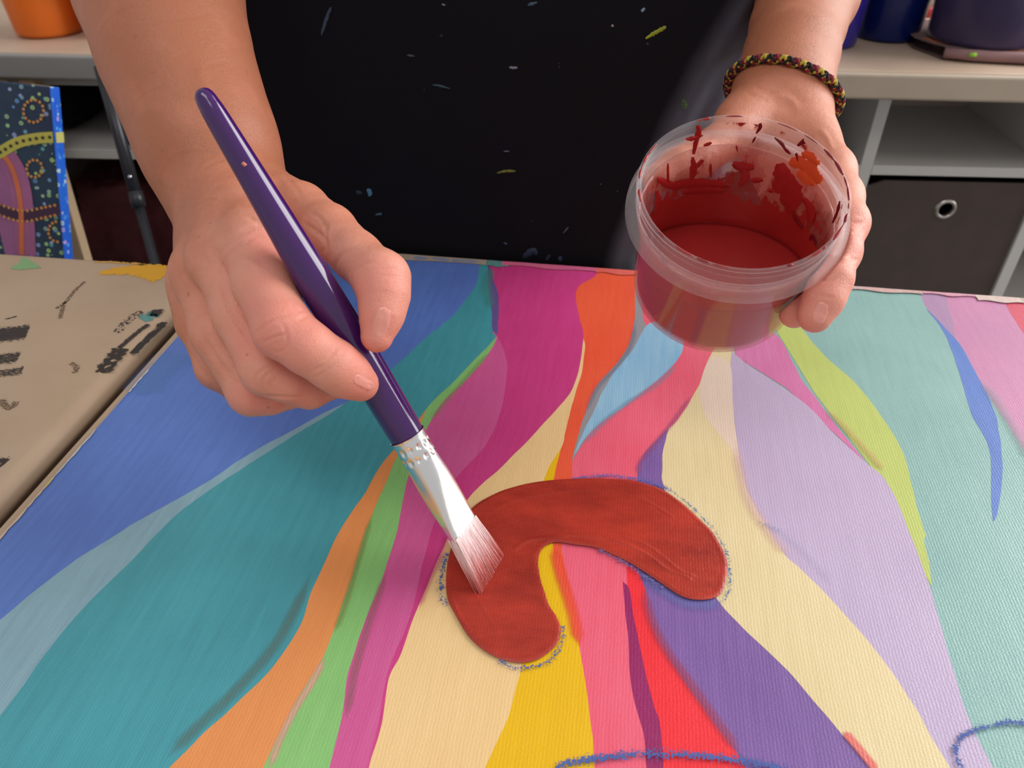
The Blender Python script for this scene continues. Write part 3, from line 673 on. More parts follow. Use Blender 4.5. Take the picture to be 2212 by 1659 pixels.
fr = mesh_obj('front_panel', V, F, fab, sb, False); md = fr.modifiers.new('thickness', 'SOLIDIFY'); md.thickness = .004; md.offset = -1
lathe('eyelet', [(.0098, 0), (.0098, .0022), (.012, .0034), (.0148, .0022), (.0158, 0)], simple('nickel', (196, 190, 184), .28, .03, metal=1), (cx, .0045, cz), (0, -1, 0), sb, 40)
# things in the left cubes
cl_maroon = simple('maroon_cloth', (92, 34, 40), .85, .2, nscale=30, bump=.4)
def lumpy(name, label, cat, x, y, z, sx, sy, sz, m, amp=.25, fr=3.0, seed=0, group=None):
    t = onshelf(name, label, cat, x, y, z, group); bm = bmesh.new(); bmesh.ops.create_icosphere(bm, subdivisions=5, radius=1)
    for v in bm.verts:
        c = v.co.copy(); k = 1 + amp * noise.noise(c * fr * .5 + Vector((seed, 0, 0))) + amp * .5 * abs(noise.noise(c * fr * 1.6 + Vector((seed, 3, 0))))
        c = Vector((math.copysign(abs(c.x) ** .75, c.x), math.copysign(abs(c.y) ** .75, c.y), math.copysign(abs(c.z) ** .75, c.z))) * k
        v.co = Vector((c.x * sx, c.y * sy, max(0.0005, (c.z * .92 + .95) * sz)))
    o = bm_obj('cloth_bundle', bm, m, t, True); return t
lumpy('cloth_bag', 'crumpled maroon cloth bag in the lower left cube', 'bag', -.645, .115, -.407, .092, .085, .105, cl_maroon, seed=2)
tag(lumpy('cloth_bag', 'black crumpled bag in the upper left cube behind the table leg', 'bag', -.71, .14, -.142, .040, .075, .036, simple('black_cloth', (20, 19, 24), .9, .2), seed=5))
tr = onshelf('plastic_tray', 'dark blue plastic tray below the maroon bag', 'tray', -.645, .06, -.6725)
bm = bmesh.new(); add_box(bm, -.1, .1, -.04, .15, 0, .004, .001, 1); add_box(bm, -.1, .1, -.04, -.036, .004, .06, .001, 1); add_box(bm, -.1, .1, .146, .15, .004, .06, .001, 1); add_box(bm, -.1, -.096, -.036, .146, .004, .06, .001, 1); add_box(bm, .096, .1, -.036, .146, .004, .06, .001, 1)
bm_obj('tray_body', bm, simple('blue_plastic', (24, 46, 110), .5), tr)
g = Sinv @ G(285, 313, -.142)
t_ = onshelf('paint_pot', 'blue paint pot on the white shelf behind the painter\'s forearm', 'tub', g.x, g.y + .03, -.1428)
lathe('body', [(0, 0), (.029, 0), (.031, .002), (.0335, .050), (.0320, .050), (0, .046)], simple('pot_blue', (28, 72, 128), .5), (0, 0, 0), (0, 0, 1), t_, 40)
lathe('rim', [(.0335, .044), (.0352, .045), (.0352, .051), (.0325, .052)], simple('pot_rim', (40, 84, 140), .5), (0, 0, 0), (0, 0, 1), t_, 40)
ob = onshelf('storage_carton', 'rust-red carton at the back of the upper left cube', 'box', -.58, .17, -.1428)
bm = bmesh.new(); add_box(bm, -.045, .045, 0, .07, 0, .08, .002, 1); bm_obj('carton_body', bm, simple('rust_card', (136, 62, 44), .8), ob)
bm = bmesh.new(); add_box(bm, -.046, .046, -.001, .071, .062, .082, .001, 1); bm_obj('carton_lid', bm, simple('rust_card_lid', (120, 52, 40), .8), ob)
# right dark cube: folded black stand and grey board
fs = onshelf('folded_stand', 'black folded metal stand leaning inside the dark cube behind the wrist', 'stand', .37, .05, -.142)
tube('leg', [(-.09, .02, .004), (.10, .13, .085)], .005, blackmetal, fs, 10); tube('leg', [(-.055, .02, .004), (.105, .10, .086)], .005, blackmetal, fs, 10); tube('crossbar', [(-.08, .025, .012), (-.045, .025, .012)], .004, blackmetal, fs, 10)
gbx = onshelf('grey_carton', 'grey carton standing in the dark cube behind the black stand', 'box', .40, .18, -.142)
bm = bmesh.new(); add_box(bm, -.03, .08, 0, .07, 0, .075, .002, 1); bm_obj('carton_body', bm, simple('grey_card', (74, 72, 74), .8), gbx)
bm = bmesh.new(); add_box(bm, -.031, .081, -.001, .071, .06, .078, .001, 1); bm_obj('carton_lid', bm, simple('grey_lid', (92, 90, 92), .8), gbx)
dk = onshelf('dark_crate', 'black crate in the lower cube left of the brown storage box', 'box', .372, .02, -.407)
bm = bmesh.new(); add_box(bm, -.11, .11, 0, .2, 0, .2, .004, 2); bm_obj('crate_body', bm, simple('crate_black', (34, 33, 36), .6), dk)
bm = bmesh.new(); add_box(bm, -.113, .113, -.003, .203, .19, .212, .002, 2); bm_obj('crate_lid', bm, simple('crate_lid', (44, 43, 46), .6), dk)

# ------------------------------------------------------------ dotted canvas on an easel, left background
TR, BR = P(107, 187, .92), P(138, 550, .985)
up_ = (TR - BR).normalized(); rt_ = Vector((1, 0.04, 0)).normalized(); nrm_ = rt_.cross(up_).normalized()   # faces the camera side
if nrm_.y > 0: nrm_ = -nrm_
rt_ = up_.cross(nrm_).normalized() * (1 if up_.cross(nrm_).x > 0 else -1)
HT = (TR.z - (FLOOR + .10)) / up_.z
org = TR - rt_ * 0.42 - up_ * HT
Mx = Matrix.Identity(4)
for i in range(3): Mx[i][0] = rt_[i]; Mx[i][1] = -nrm_[i]; Mx[i][2] = up_[i]; Mx[i][3] = org[i]
pc = empty('dotted_painting', 'small blue and teal dotted canvas leaning on a wooden easel at left', 'painting'); pc.matrix_world = Mx
Mi = Mx.inverted()
def fp(px, py):
    """point of the leaning canvas face seen in that direction"""
    a = Mi @ Vector((0, 0, H)); b = Mi @ P(px, py, 1.0); t = -a.y / (b.y - a.y); q = a + (b - a) * t; return Vector((q.x, q.z))
def dot_mat(name, basec, dots, scale, th=.30, side=False):
    n = NT(name); colr = None
    v = n.new('ShaderNodeTexVoronoi', feature='F1'); v.inputs['Scale'].default_value = scale; n.l(n.coord(), v.inputs['Vector'])
    ringf = n.math('MULTIPLY', n.math('LESS_THAN', v.outputs['Distance'], th), n.math('GREATER_THAN', v.outputs['Distance'], .12))
    dc = n.ramp(n.math('FRACT', n.math('MULTIPLY', v.outputs['Color'], 3.7)), [(0, lin(dots[0])), (.4, lin(dots[1])), (.75, lin(dots[2])), (1, lin(dots[3]))])
    b = n.ramp(n.noise(18, 3), [(.3, lin(basec[0])), (.7, lin(basec[1]))])
    n.set(Base_Color=n.mix(ringf, b, dc), Roughness=.5); return n.m
bm = bmesh.new(); add_box(bm, 0, .42, 0, .018, 0, HT, .002, 2)
bm_obj('painted_face', bm, dot_mat('dot_field', ((14, 30, 66), (20, 52, 70)), ((60, 150, 150), (170, 200, 110), (90, 140, 190), (160, 160, 210)), 120), pc)
bm = bmesh.new(); add_box(bm, .4195, .4225, -.0005, .0182, 0, HT, .0008, 1)
bm_obj('canvas_edge', bm, dot_mat('edge_field', ((30, 90, 210), (34, 110, 220)), ((90, 180, 240), (60, 120, 220), (190, 220, 220), (190, 150, 220)), 110), pc, label='bright blue side of the dotted canvas')
box('stretcher_bar', .385, .404, .0182, .034, 0, HT, simple('pine', (196, 168, 138), .6), pc, .001)
def fband(pts, w, m, lift, name='painted_band', label=None):
    c = [fp(p.x, p.y) for p in catmull(pts, 8)]; V, F = [], []; L = len(c)
    for i, p in enumerate(c):
        d = (c[min(i + 1, L - 1)] - c[max(i - 1, 0)]).normalized(); nr = Vector((-d.y, d.x))
        for s_ in (-.5, .5):
            q = p + nr * w * s_; V.append((min(q.x, .4196), -lift, q.y))
    for i in range(L - 1): F.append((2 * i, 2 * i + 1, 2 * i + 3, 2 * i + 2))
    return mesh_obj(name, V, F, m, pc, False, label)
def dots_on(pts, sp, r, m, lift, name='painted_dots'):
    c = [fp(p.x, p.y) for p in catmull(pts, 20)]; bm = bmesh.new(); acc = 0
    for a, b in zip(c[:-1], c[1:]):
        acc += (b - a).length
        if acc >= sp:
            acc = 0
            if b.x < .417:
                rr = bmesh.ops.create_circle(bm, cap_ends=True, radius=r, segments=10)
                for v in rr['verts']: v.co = Vector((v.co.x + b.x, -lift, v.co.y + b.y))
    o = bm_obj(name, bm, m, pc); tag(o, kind='stuff'); return o
fband([(-60, 400), (-10, 350), (10, 430), (40, 560)], .03, simple('pk', (142, 84, 128), .6, .15), .0006, label='pink stripe on the dotted canvas')
fband([(0, 330), (22, 350), (40, 390), (50, 450), (56, 550)], .026, simple('pk2', (150, 84, 126), .6, .15), .0008, label='pink stripe on the dotted canvas')
fband([(0, 330), (20, 350), (36, 390), (46, 450), (48, 550)], .006, simple('og', (196, 100, 60), .6, .15), .0012, label='orange line on the dotted canvas')
fband([(-60, 430), (0, 452), (50, 466), (100, 458), (138, 450)], .013, simple('mr', (58, 24, 54), .6, .15), .0010, label='dark maroon band on the dotted canvas')
fband([(-60, 362), (0, 330), (40, 308), (80, 299), (118, 296)], .0125, simple('ye', (176, 166, 70), .6, .1), .0014, label='olive yellow band on the dotted canvas')
og = simple('orange_dot', (196, 134, 66), .6); bk = simple('black_dot', (30, 34, 24), .6)
dots_on([(-60, 362), (0, 330), (40, 308), (80, 299), (114, 296)], .0075, .0021, bk, .0018)
dots_on([(-60, 419), (0, 441), (50, 455), (100, 447), (134, 440)], .0052, .0018, og, .0016); dots_on([(-60, 442), (0, 464), (50, 478), (100, 469), (138, 461)], .0052, .0018, og, .0016)
for cx_, cy_, rr in ((74, 240, 22), (76, 364, 17), (126, 500, 20)):
    dots_on([(cx_ + rr * math.cos(t), cy_ + rr * 1.1 * math.sin(t)) for t in np.linspace(0, 2 * PI, 14)], .005, .0018, og, .0016)
V = [(.4228, -.0002, fp(112, 285).y), (.4228, .0184, fp(112, 285).y), (.4228, .0184, fp(116, 308).y), (.4228, -.0002, fp(116, 308).y)]
mesh_obj('painted_band', V, [(0, 1, 2, 3)], simple('ye2', (196, 192, 110), .6), pc, False, 'yellow band wrapping the canvas side')
# the easel: two splayed pine legs and a ledge
es_ = empty('wooden_easel', 'light pine easel behind the small dotted canvas', 'easel')
pine = simple('pine_wood', (206, 176, 142), .6, .06)
def bar(name, a, b, w, dth, m, parent):
    a, b = Vector(a), Vector(b); d = (b - a); L = d.length; d.normalize(); s_ = Vector((0, 1, 0)); x_ = s_.cross(d).normalized(); y_ = d.cross(x_)
    M_ = Matrix.Identity(4)
    for i in range(3): M_[i][0] = x_[i]; M_[i][1] = y_[i]; M_[i][2] = d[i]; M_[i][3] = a[i]
    return box(name, -w / 2, w / 2, -dth / 2, dth / 2, 0, L, m, parent, .002, M=M_)
b0 = P(64, 174, 1.062); b1 = P(172, 545, 1.10); dd = (b1 - b0).normalized()
bar('leg', b0 + dd * ((FLOOR + .001 - b0.z) / dd.z), b0 - dd * .003, .022, .018, pine, es_)
c0 = P(2, 174, 1.062); dd2 = Vector((-dd.x, dd.y, dd.z))
bar('leg', c0 + dd2 * ((FLOOR + .001 - c0.z) / dd2.z), c0 - dd2 * .003, .024, .018, pine, es_)
yl = org.y
bar('ledge', (org.x - .02, org.y + .012, org.z - .014), (org.x + .46, org.y + .012, org.z - .014), .018, .05, pine, es_)

# ------------------------------------------------------------ paintbrush
BE = P(432, 192, .277)
tipA, tipB = G(1034, 1286), G(1083, 1202)
BT = (tipA + tipB) / 2 + Vector((0, 0, .0006)); BL_ = (BT - BE).length; BAX = (BT - BE).normalized()
def s_at(py):
    lo_, hi_ = 0.0, BL_
    for _ in range(40):
        m_ = (lo_ + hi_) / 2
        if proj(BE + BAX * m_)[1] < py: lo_ = m_
        else: hi_ = m_
    return lo_
sF = s_at(940); sW = s_at(1146)
BW = (tipB - tipA).normalized(); BW = (BW - BAX * BW.dot(BAX)).normalized(); BN = BAX.cross(BW).normalized()
print('brush', BL_, sF, sW, [proj(BE + BAX * sW + BW * q)[:2] for q in (-.0088, .0088)])
brush = empty('paintbrush', 'large flat paintbrush with a glossy purple handle, loaded with red paint', 'paintbrush', BT)
bi = Matrix.Translation(-BT)
hprof = [(0.0, 0.0), (0.0018, .0003), (.0029, .0013), (.0036, .0030), (.0040, .0058)]
yk = [(250, .0044), (330, .0050), (400, .0055), (460, .0060), (520, .0065), (580, .0070), (650, .0074), (740, .0077), (830, .0076), (900, .0074), (936, .0072), (945, .0071)]
prof = [(r, h) for r, h in hprof if h < s_at(240)] + [(r, s_at(y)) for y, r in yk]
hp = catmull([(p[1], p[0]) for p in prof[1:]], 5)
prof = [(0, 0.0)] + [(p.y, p.x) for p in hp]
HS = np.array([p[1] for p in prof]); HR = np.array([p[0] for p in prof])
n = NT('purple_lacquer'); n.set(Base_Color=n.mix(n.noise(60, 3), lin((56, 16, 84)), lin((66, 24, 96))), Roughness=.12)
n.b.inputs['Coat Weight'].default_value = .35; n.b.inputs['Coat Roughness'].default_value = .05
lathe('handle', prof, n.m, BE - BT, BAX, brush, 64)
# nick marks on the lacquer
tube('chip', [BE - BT + BAX * s_at(366) + Vector((-.0002, -.0038, .0040)), BE - BT + BAX * (s_at(366) + .0012) + Vector((.0004, -.0038, .0040))], .0007, simple('chip_pink', (196, 120, 110), .6), brush, 8)
# ferrule: round at the handle, flat at the bristles, two crimped bands
V, F = [], []; NS, NK = 90, 96
for i in range(NS):
    t = i / (NS - 1); s_ = sF + (sW - sF) * t
    k = min(1, max(0, (t - .22) / .78)); k = k * k * (3 - 2 * k)
    a = .0074 + (.0088 - .0074) * k; b_ = .0074 + (.0023 - .0074) * k; e_ = 2 + 3.2 * k
    crimp = sum(math.exp(-((t - c_) / .024) ** 2) for c_ in (.10, .20))
    lip = .0003 * math.exp(-(t / .012) ** 2)
    for j in range(NK):
        th = 2 * PI * j / NK; ct, st = math.cos(th), math.sin(th)
        r_ = (abs(ct / a) ** e_ + abs(st / b_) ** e_) ** (-1 / e_)
        r_ += lip - .00085 * crimp * (.5 + .5 * math.cos(th * 12 + (1.5 if t > .15 else 0))) ** 1.5  - .0001 * crimp
        V.append(BE - BT + BAX * s_ + BW * ct * r_ + BN * st * r_)
for i in range(NS - 1):
    for j in range(NK): F.append((i * NK + j, i * NK + (j + 1) % NK, (i + 1) * NK + (j + 1) % NK, (i + 1) * NK + j))
n = NT('bright_ferrule'); n.set(Base_Color=(.86, .86, .87), Metallic=1.0, Roughness=n.math('ADD', n.math('MULTIPLY', n.noise(300, 3), .18), .14)); n.bump(n.noise(500, 2), .05, .0004)
mesh_obj('ferrule', V, F, n.m, brush, True)
# bristles: a solid heart plus single hairs, pale at the ferrule and red at the tip
n = NT('bristle'); at = n.new('ShaderNodeAttribute', attribute_name='wet')
n.set(Base_Color=n.ramp(at.outputs['Fac'], [(0, lin((252, 228, 228))), (.45, lin((248, 208, 208))), (.78, lin((226, 128, 122))), (1, lin((190, 62, 50)))]), Roughness=.28)
n.b.inputs['Coat Weight'].default_value = .4
bristle_m = n.m
def bpos(s, u, v): return BE - BT + BAX * s + BW * u + BN * v
def tipline(u):
    q = (u / .0088 + 1) / 2; return (tipA + (tipB - tipA) * (q * 1.0)) - BT
V, F, WT = [], [], []; NI, NJ = 22, 48
for i in range(NI):
    t = i / (NI - 1)
    for j in range(NJ):
        th = 2 * PI * j / NJ; ct, st = math.cos(th), math.sin(th)
        a, b_ = .0084, .0021; e_ = 4.5
        r_ = (abs(ct / a) ** e_ + abs(st / b_) ** e_) ** (-1 / e_)
        u, v = ct * r_, st * r_
        p0 = bpos(sW - .002, u, v); p1 = tipline(u) + BN * (v * .55) + Vector((0, 0, .0016))
        bend = BN * (-.0012 * math.sin(t * PI)) * 0.6
        V.append(p0.lerp(p1, t) + bend); WT.append(t + .12 * noise.noise(Vector((u * 900, v * 900, t * 3))))
    
for i in range(NI - 1):
    for j in range(NJ): F.append((i * NJ + j, i * NJ + (j + 1) % NJ, (i + 1) * NJ + (j + 1) % NJ, (i + 1) * NJ + j))
F.append(tuple((NI - 1) * NJ + j for j in range(NJ))[::-1])
o = mesh_obj('bristle_core', V, F, bristle_m, brush, True)
o.data.attributes.new('wet', 'FLOAT', 'POINT').data.foreach_set('value', np.array(WT, dtype=np.float32))
V, F, WT = [], [], []
for q in range(1500):
    th = rng.uniform(0, 2 * PI); ct, st = math.cos(th), math.sin(th); e_ = 4.5
    rr = (abs(ct / .0086) ** e_ + abs(st / .0022) ** e_) ** (-1 / e_); rr *= rng.uniform(.9, 1.03)
    if rng.random() < .6:
        u = rng.uniform(-.0085, .0085); v = math.copysign(.0022, rng.uniform(-1, 1)) * rng.uniform(.85, 1.05)
    else: u, v = ct * rr, st * rr
    p0 = bpos(sW - .0015, u, v)
    du = rng.normal(0, .0004)
    p1 = tipline(u + du) + BN * (v * rng.uniform(.35, .95)) + Vector((0, 0, abs(rng.normal(.0004, .0009))))
    if q % 60 == 0: p1 += BW * rng.normal(0, .0012) + BN * rng.normal(0, .0012)
    p1.z = max(p1.z, .0012 - BT.z)
    r0 = rng.uniform(.00008, .00017); w0 = len(V); cl0 = rng.normal(0, .07); seg = 5
    out_ = BN * math.copysign(.0005, v) * rng.uniform(0, 1)
    _, a1, a2 = frame_from(p1 - p0)
    for i in range(seg):
        t = i / (seg - 1); c_ = p0.lerp(p1, t) + out_ * math.sin(t * PI); rad = r0 * (1 - .55 * t)
        for k in range(3):
            V.append(c_ + (a1 * math.cos(k * 2.094) + a2 * math.sin(k * 2.094)) * rad); WT.append(min(1, max(0, t * (1 + cl0) + cl0)))
    for i in range(seg - 1):
        for k in range(3): F.append((w0 + i * 3 + k, w0 + i * 3 + (k + 1) % 3, w0 + i * 3 + 3 + (k + 1) % 3, w0 + i * 3 + 3 + k))
o = mesh_obj('bristles', V, F, bristle_m, brush, True); tag(o, kind='stuff')
o.data.attributes.new('wet', 'FLOAT', 'POINT').data.foreach_set('value', np.array(WT, dtype=np.float32))

# ------------------------------------------------------------ the open tub of red paint in the hand
JC = P(1603, 408, .305); ac = Vector((-.05, .49, .87)).normalized()
JA = (Vector((1, 0, 0)) * ac.x + Vector((0, sP, cP)) * ac.y - Vector((0, cP, -sP)) * ac.z).normalized()
JH = .067
jar = empty('paint_tub', 'open clear plastic tub of red paint held in the hand at right', 'tub', JC - JA * JH)
jo = JA * JH          # rim centre in the tub's own frame; heights h below are measured down from the rim
def jl(name, prof, m, label=None, n=96): return lathe(name, [(r, -h) for r, h in prof], m, jo, JA, jar, n, label)
def clear_mat(name, tint, haze, rough, fac, milky=(0.9, .84, .86)):
    n = NT(name); tr = n.new('ShaderNodeBsdfTransparent'); tr.inputs[0].default_value = (*tint, 1)
    n.set(Base_Color=milky, Roughness=rough); n.b.inputs['Specular IOR Level'].default_value = .7
    lw = n.new('ShaderNodeLayerWeight'); lw.inputs[0].default_value = .35
    f = n.math('ADD', n.math('MULTIPLY', lw.outputs['Facing'], fac), haze, clamp=True)
    f = n.math('ADD', f, n.math('MULTIPLY', n.math('SUBTRACT', n.noise(45, 3), .5), .10), clamp=True)
    ms = n.new('ShaderNodeMixShader'); n.l(f, ms.inputs[0]); n.l(tr.outputs[0], ms.inputs[1]); n.l(n.b.outputs[0], ms.inputs[2]); n.l(ms.outputs[0], n.out.inputs[0])
    n.bump(n.noise(60, 2), .06, .001)
    return n.m
clear = clear_mat('clear_plastic', (.985, .965, .965), .30, .05, .10, (.66, .20, .17))
clear2 = clear_mat('clear_rim_plastic', (.985, .965, .965), .06, .03, .15)
R0 = .0395
jl('body', [(0, JH), (.0335, JH), (.0352, JH - .0008), (.0365, JH - .0030), (.0372, JH - .006), (.0392, .020), (.0400, .0145),
            (.0388, .0145), (.0381, .020), (.0360, JH - .006), (.0345, JH - .0022), (.0330, JH - .0014), (0, JH - .0014)], clear)
jl('rim', [(.0400, .0150), (.0398, .0128), (.0402, .0110), (.0402, .0092), (.0412, .0084), (.0412, .0072), (.0404, .0064), (.0404, .0046), (.0412, .0038), (.0412, .0028), (.0404, .0022), (.0408, .0010),
           (.0417, .0004), (.0415, -.0004), (.0404, -.0006), (.0394, .0002), (.0391, .0020), (.0390, .0060), (.0388, .0150)], clear2)
jl('collar', [(.0402, .0088), (.0440, .0096), (.0447, .0104), (.0450, .0128), (.0450, .0148), (.0446, .0156), (.0441, .0148), (.0440, .0118), (.0402, .0104)], clear2)
# level surface of the paint, horizontal although the tub is tilted
def wall_r(h): return np.interp(h, [.015, .020, JH - .006, JH - .0025, JH - .0016], [.0386, .0380, .0359, .0340, .0326])
_, f1, f2 = frame_from(JA)
lvl = P(1600, 560, .305)   # a point on the surface
lvz = (JC - JA * .0455).z
def wp(h, t): return JC - JA * h + (f1 * math.cos(t) + f2 * math.sin(t)) * float(wall_r(h) - .0003)
NA = 128; hs = []
for k in range(NA):
    t = 2 * PI * k / NA; a_, b_ = .002, JH - .002
    for _ in range(30):
        m_ = (a_ + b_) / 2
        if wp(m_, t).z > lvz: a_ = m_
        else: b_ = m_
    hs.append((a_ + b_) / 2)
V, F = [], []; NB = 10; JB = JC - JA * JH
for i in range(NB + 1):
    for k in range(NA):
        h = JH - .0018 + (hs[k] - (JH - .0018)) * (i / NB); V.append(wp(h, 2 * PI * k / NA) - JB)
for i in range(NB):
    for k in range(NA): F.append((i * NA + k, i * NA + (k + 1) % NA, (i + 1) * NA + (k + 1) % NA, (i + 1) * NA + k))
rings = 14; ctr = sum((Vector(V[NB * NA + k]) for k in range(NA)), Vector()) / NA
for i in range(1, rings):
    q = 1 - i / rings
    for k in range(NA):
        p = ctr + (V[NB * NA + k] - ctr) * q; V.append(p)
    s0, s1 = (NB * NA if i == 1 else (NB + i - 1) * NA), (NB + i) * NA
    for k in range(NA): F.append((s0 + k, s0 + (k + 1) % NA, s1 + (k + 1) % NA, s1 + k))
F.append(tuple((NB + rings - 1) * NA + k for k in range(NA))); F.append(tuple(range(NA))[::-1])
n = NT('red_paint'); n.set(Base_Color=n.mix(n.noise(40, 3), lin((146, 34, 34)), lin((162, 42, 42))), Roughness=.30); n.bump(n.noise(70, 3), .15, .001)
red_m = n.m
o = mesh_obj('red_paint', V, F, red_m, None, True); o.location = JB
tag(o, 'wet brick-red paint filling the lower half of the held tub', 'paint', kind='stuff')
# paint film and runs left on the inside wall
n = NT('paint_film'); at = n.new('ShaderNodeAttribute', attribute_name='up'); atx = n.new('ShaderNodeAttribute', attribute_name='side')
k1 = n.noise(75, 4, .62); k2 = n.noise(190, 3, .6)
kk = n.math('ADD', n.math('MULTIPLY', k1, .72), n.math('MULTIPLY', k2, .28))
k3 = n.new('ShaderNodeCombineXYZ'); n.l(n.math('MULTIPLY', atx.outputs['Fac'], 34), k3.inputs[0]); n.l(n.math('MULTIPLY', at.outputs['Fac'], 2.0), k3.inputs[1])
runs = n.noise(1.0, 2, .5, vec=k3.outputs[0])
kk = n.math('ADD', n.math('MULTIPLY', kk, .72), n.math('MULTIPLY', runs, .28))
th = n.ramp(at.outputs['Fac'], [(0, (.05, .05, .05)), (.24, (.30, .30, .30)), (.36, (.47, .47, .47)), (.65, (.56, .56, .56)), (.85, (.60, .60, .60)), (1, (.53, .53, .53))])
al = n.math('MULTIPLY', n.math('SUBTRACT', kk, th), 22, clamp=True)
thin_f = n.math('MULTIPLY', n.math('SUBTRACT', 1.0, at.outputs['Fac']), .62)
al = n.math('MAXIMUM', al, n.math('MULTIPLY', n.math('GREATER_THAN', kk, n.math('SUBTRACT', th, .06)), thin_f), clamp=True)
n.set(Base_Color=n.mix(n.noise(50, 2), lin((160, 30, 30)), lin((190, 50, 44))), Roughness=.3, Alpha=al)
film_m = n.m
V, F, UP, SD = [], [], [], []; NR = 40
for i in range(NR + 1):
    for k in range(NA):
        h = hs[k] + .001 + (.0012 - hs[k] - .001) * i / NR
        rr_ = float(np.interp(h, [0.001, .006, .015, .020, JH], [.0389, .0388, .0386, .0380, .0359])) - .0002
        t = 2 * PI * k / NA; V.append(JC - JA * h + (f1 * math.cos(t) + f2 * math.sin(t)) * rr_ - JB); UP.append(i / NR); SD.append(abs(((k / NA) * 2) % 2 - 1))
for i in range(NR):
    for k in range(NA): F.append((i * NA + k, i * NA + (k + 1) % NA, (i + 1) * NA + (k + 1) % NA, (i + 1) * NA + k))
o = mesh_obj('paint_film', V, F, film_m, jar, True, 'red paint film and drips smeared on the inner wall')
for nm, arr in (('up', UP), ('side', SD)): o.data.attributes.new(nm, 'FLOAT', 'POINT').data.foreach_set('value', np.array(arr, dtype=np.float32))
def onwall(px, py, back=True, off=.0004):
    """point on the inner wall seen in that direction"""
    o_ = Vector((0, 0, H)); d = (P(px, py, 1) - o_).normalized(); best = None
    for q in np.arange(.20, .45, .0004):
        p = o_ + d * q; rel = p - JC; h = -rel.dot(JA); rho = (rel + JA * h).length
        if -.001 < h < JH and rho < np.interp(h, [0, .015, .02, JH], [.0390, .0386, .0380, .0359]): best = (p, h)
        elif best is not None: break
    if best is None: return None
    p, h = best; rel = p - JC; rad = (rel + JA * h).normalized()
    return p - rad * off
def film_patch(name, rgb, th=.36, sc=260):
    n = NT(name); n.set(Base_Color=lin(rgb), Roughness=.3); k = n.noise(sc, 3, .6); e_ = n.new('ShaderNodeAttribute', attribute_name='edge')
    n.set(Alpha=n.math('MULTIPLY', n.math('SUBTRACT', k, n.math('ADD', th - .22, n.math('MULTIPLY', e_.outputs['Fac'], .34))), 16, clamp=True)); return n.m
red_f, drk_f, org_f = film_patch('red_run', (168, 34, 34), .30), film_patch('dark_run', (118, 16, 28), .24), film_patch('orange_run', (226, 84, 44), .40, 420)
def drip(pts, w, m=None, label=None):
    """a run of paint lying on the inner wall, w px wide"""
    c = catmull(pts, 5); V, F, E_ = [], [], []; L = len(c); rows = 0
    for i, p in enumerate(c):
        d = (c[min(i + 1, L - 1)] - c[max(i - 1, 0)]).normalized(); nr = Vector((-d.y, d.x)); t = i / (L - 1); nr = nr * (.25 + .75 * math.sin(PI * min(.97, max(.03, t))) ** .6 * (.8 + .5 * noise.noise(Vector((p.x * .09, p.y * .09, 5)))))
        row = [onwall(p.x + nr.x * w * j / 4, p.y + nr.y * w * j / 4, off=.0005 + .0004 * (1 - abs(j) / 2)) for j in range(-2, 3)]
        if any(q is None for q in row): continue
        for j, q in zip(range(-2, 3), row): V.append(q - JB); E_.append(min(1.2, (abs(j) / 2) ** 2 + (1 if i in (0, L - 1) else 0) * .8))
        rows += 1
    for i in range(rows - 1):
        for j in range(4): a_ = i * 5 + j; F.append((a_, a_ + 1, a_ + 6, a_ + 5))
    if rows < 3: return
    o = mesh_obj('paint_drip', V, F, m or red_f, jar, True, label)
    o.data.attributes.new('edge', 'FLOAT', 'POINT').data.foreach_set('value', np.array(E_, dtype=np.float32))
z3 = lambda *a: [(1280 + x / 2.513, 160 + y / 2.513) for x, y in a]
drk = simple('dark_drip', (130, 20, 30), .3)
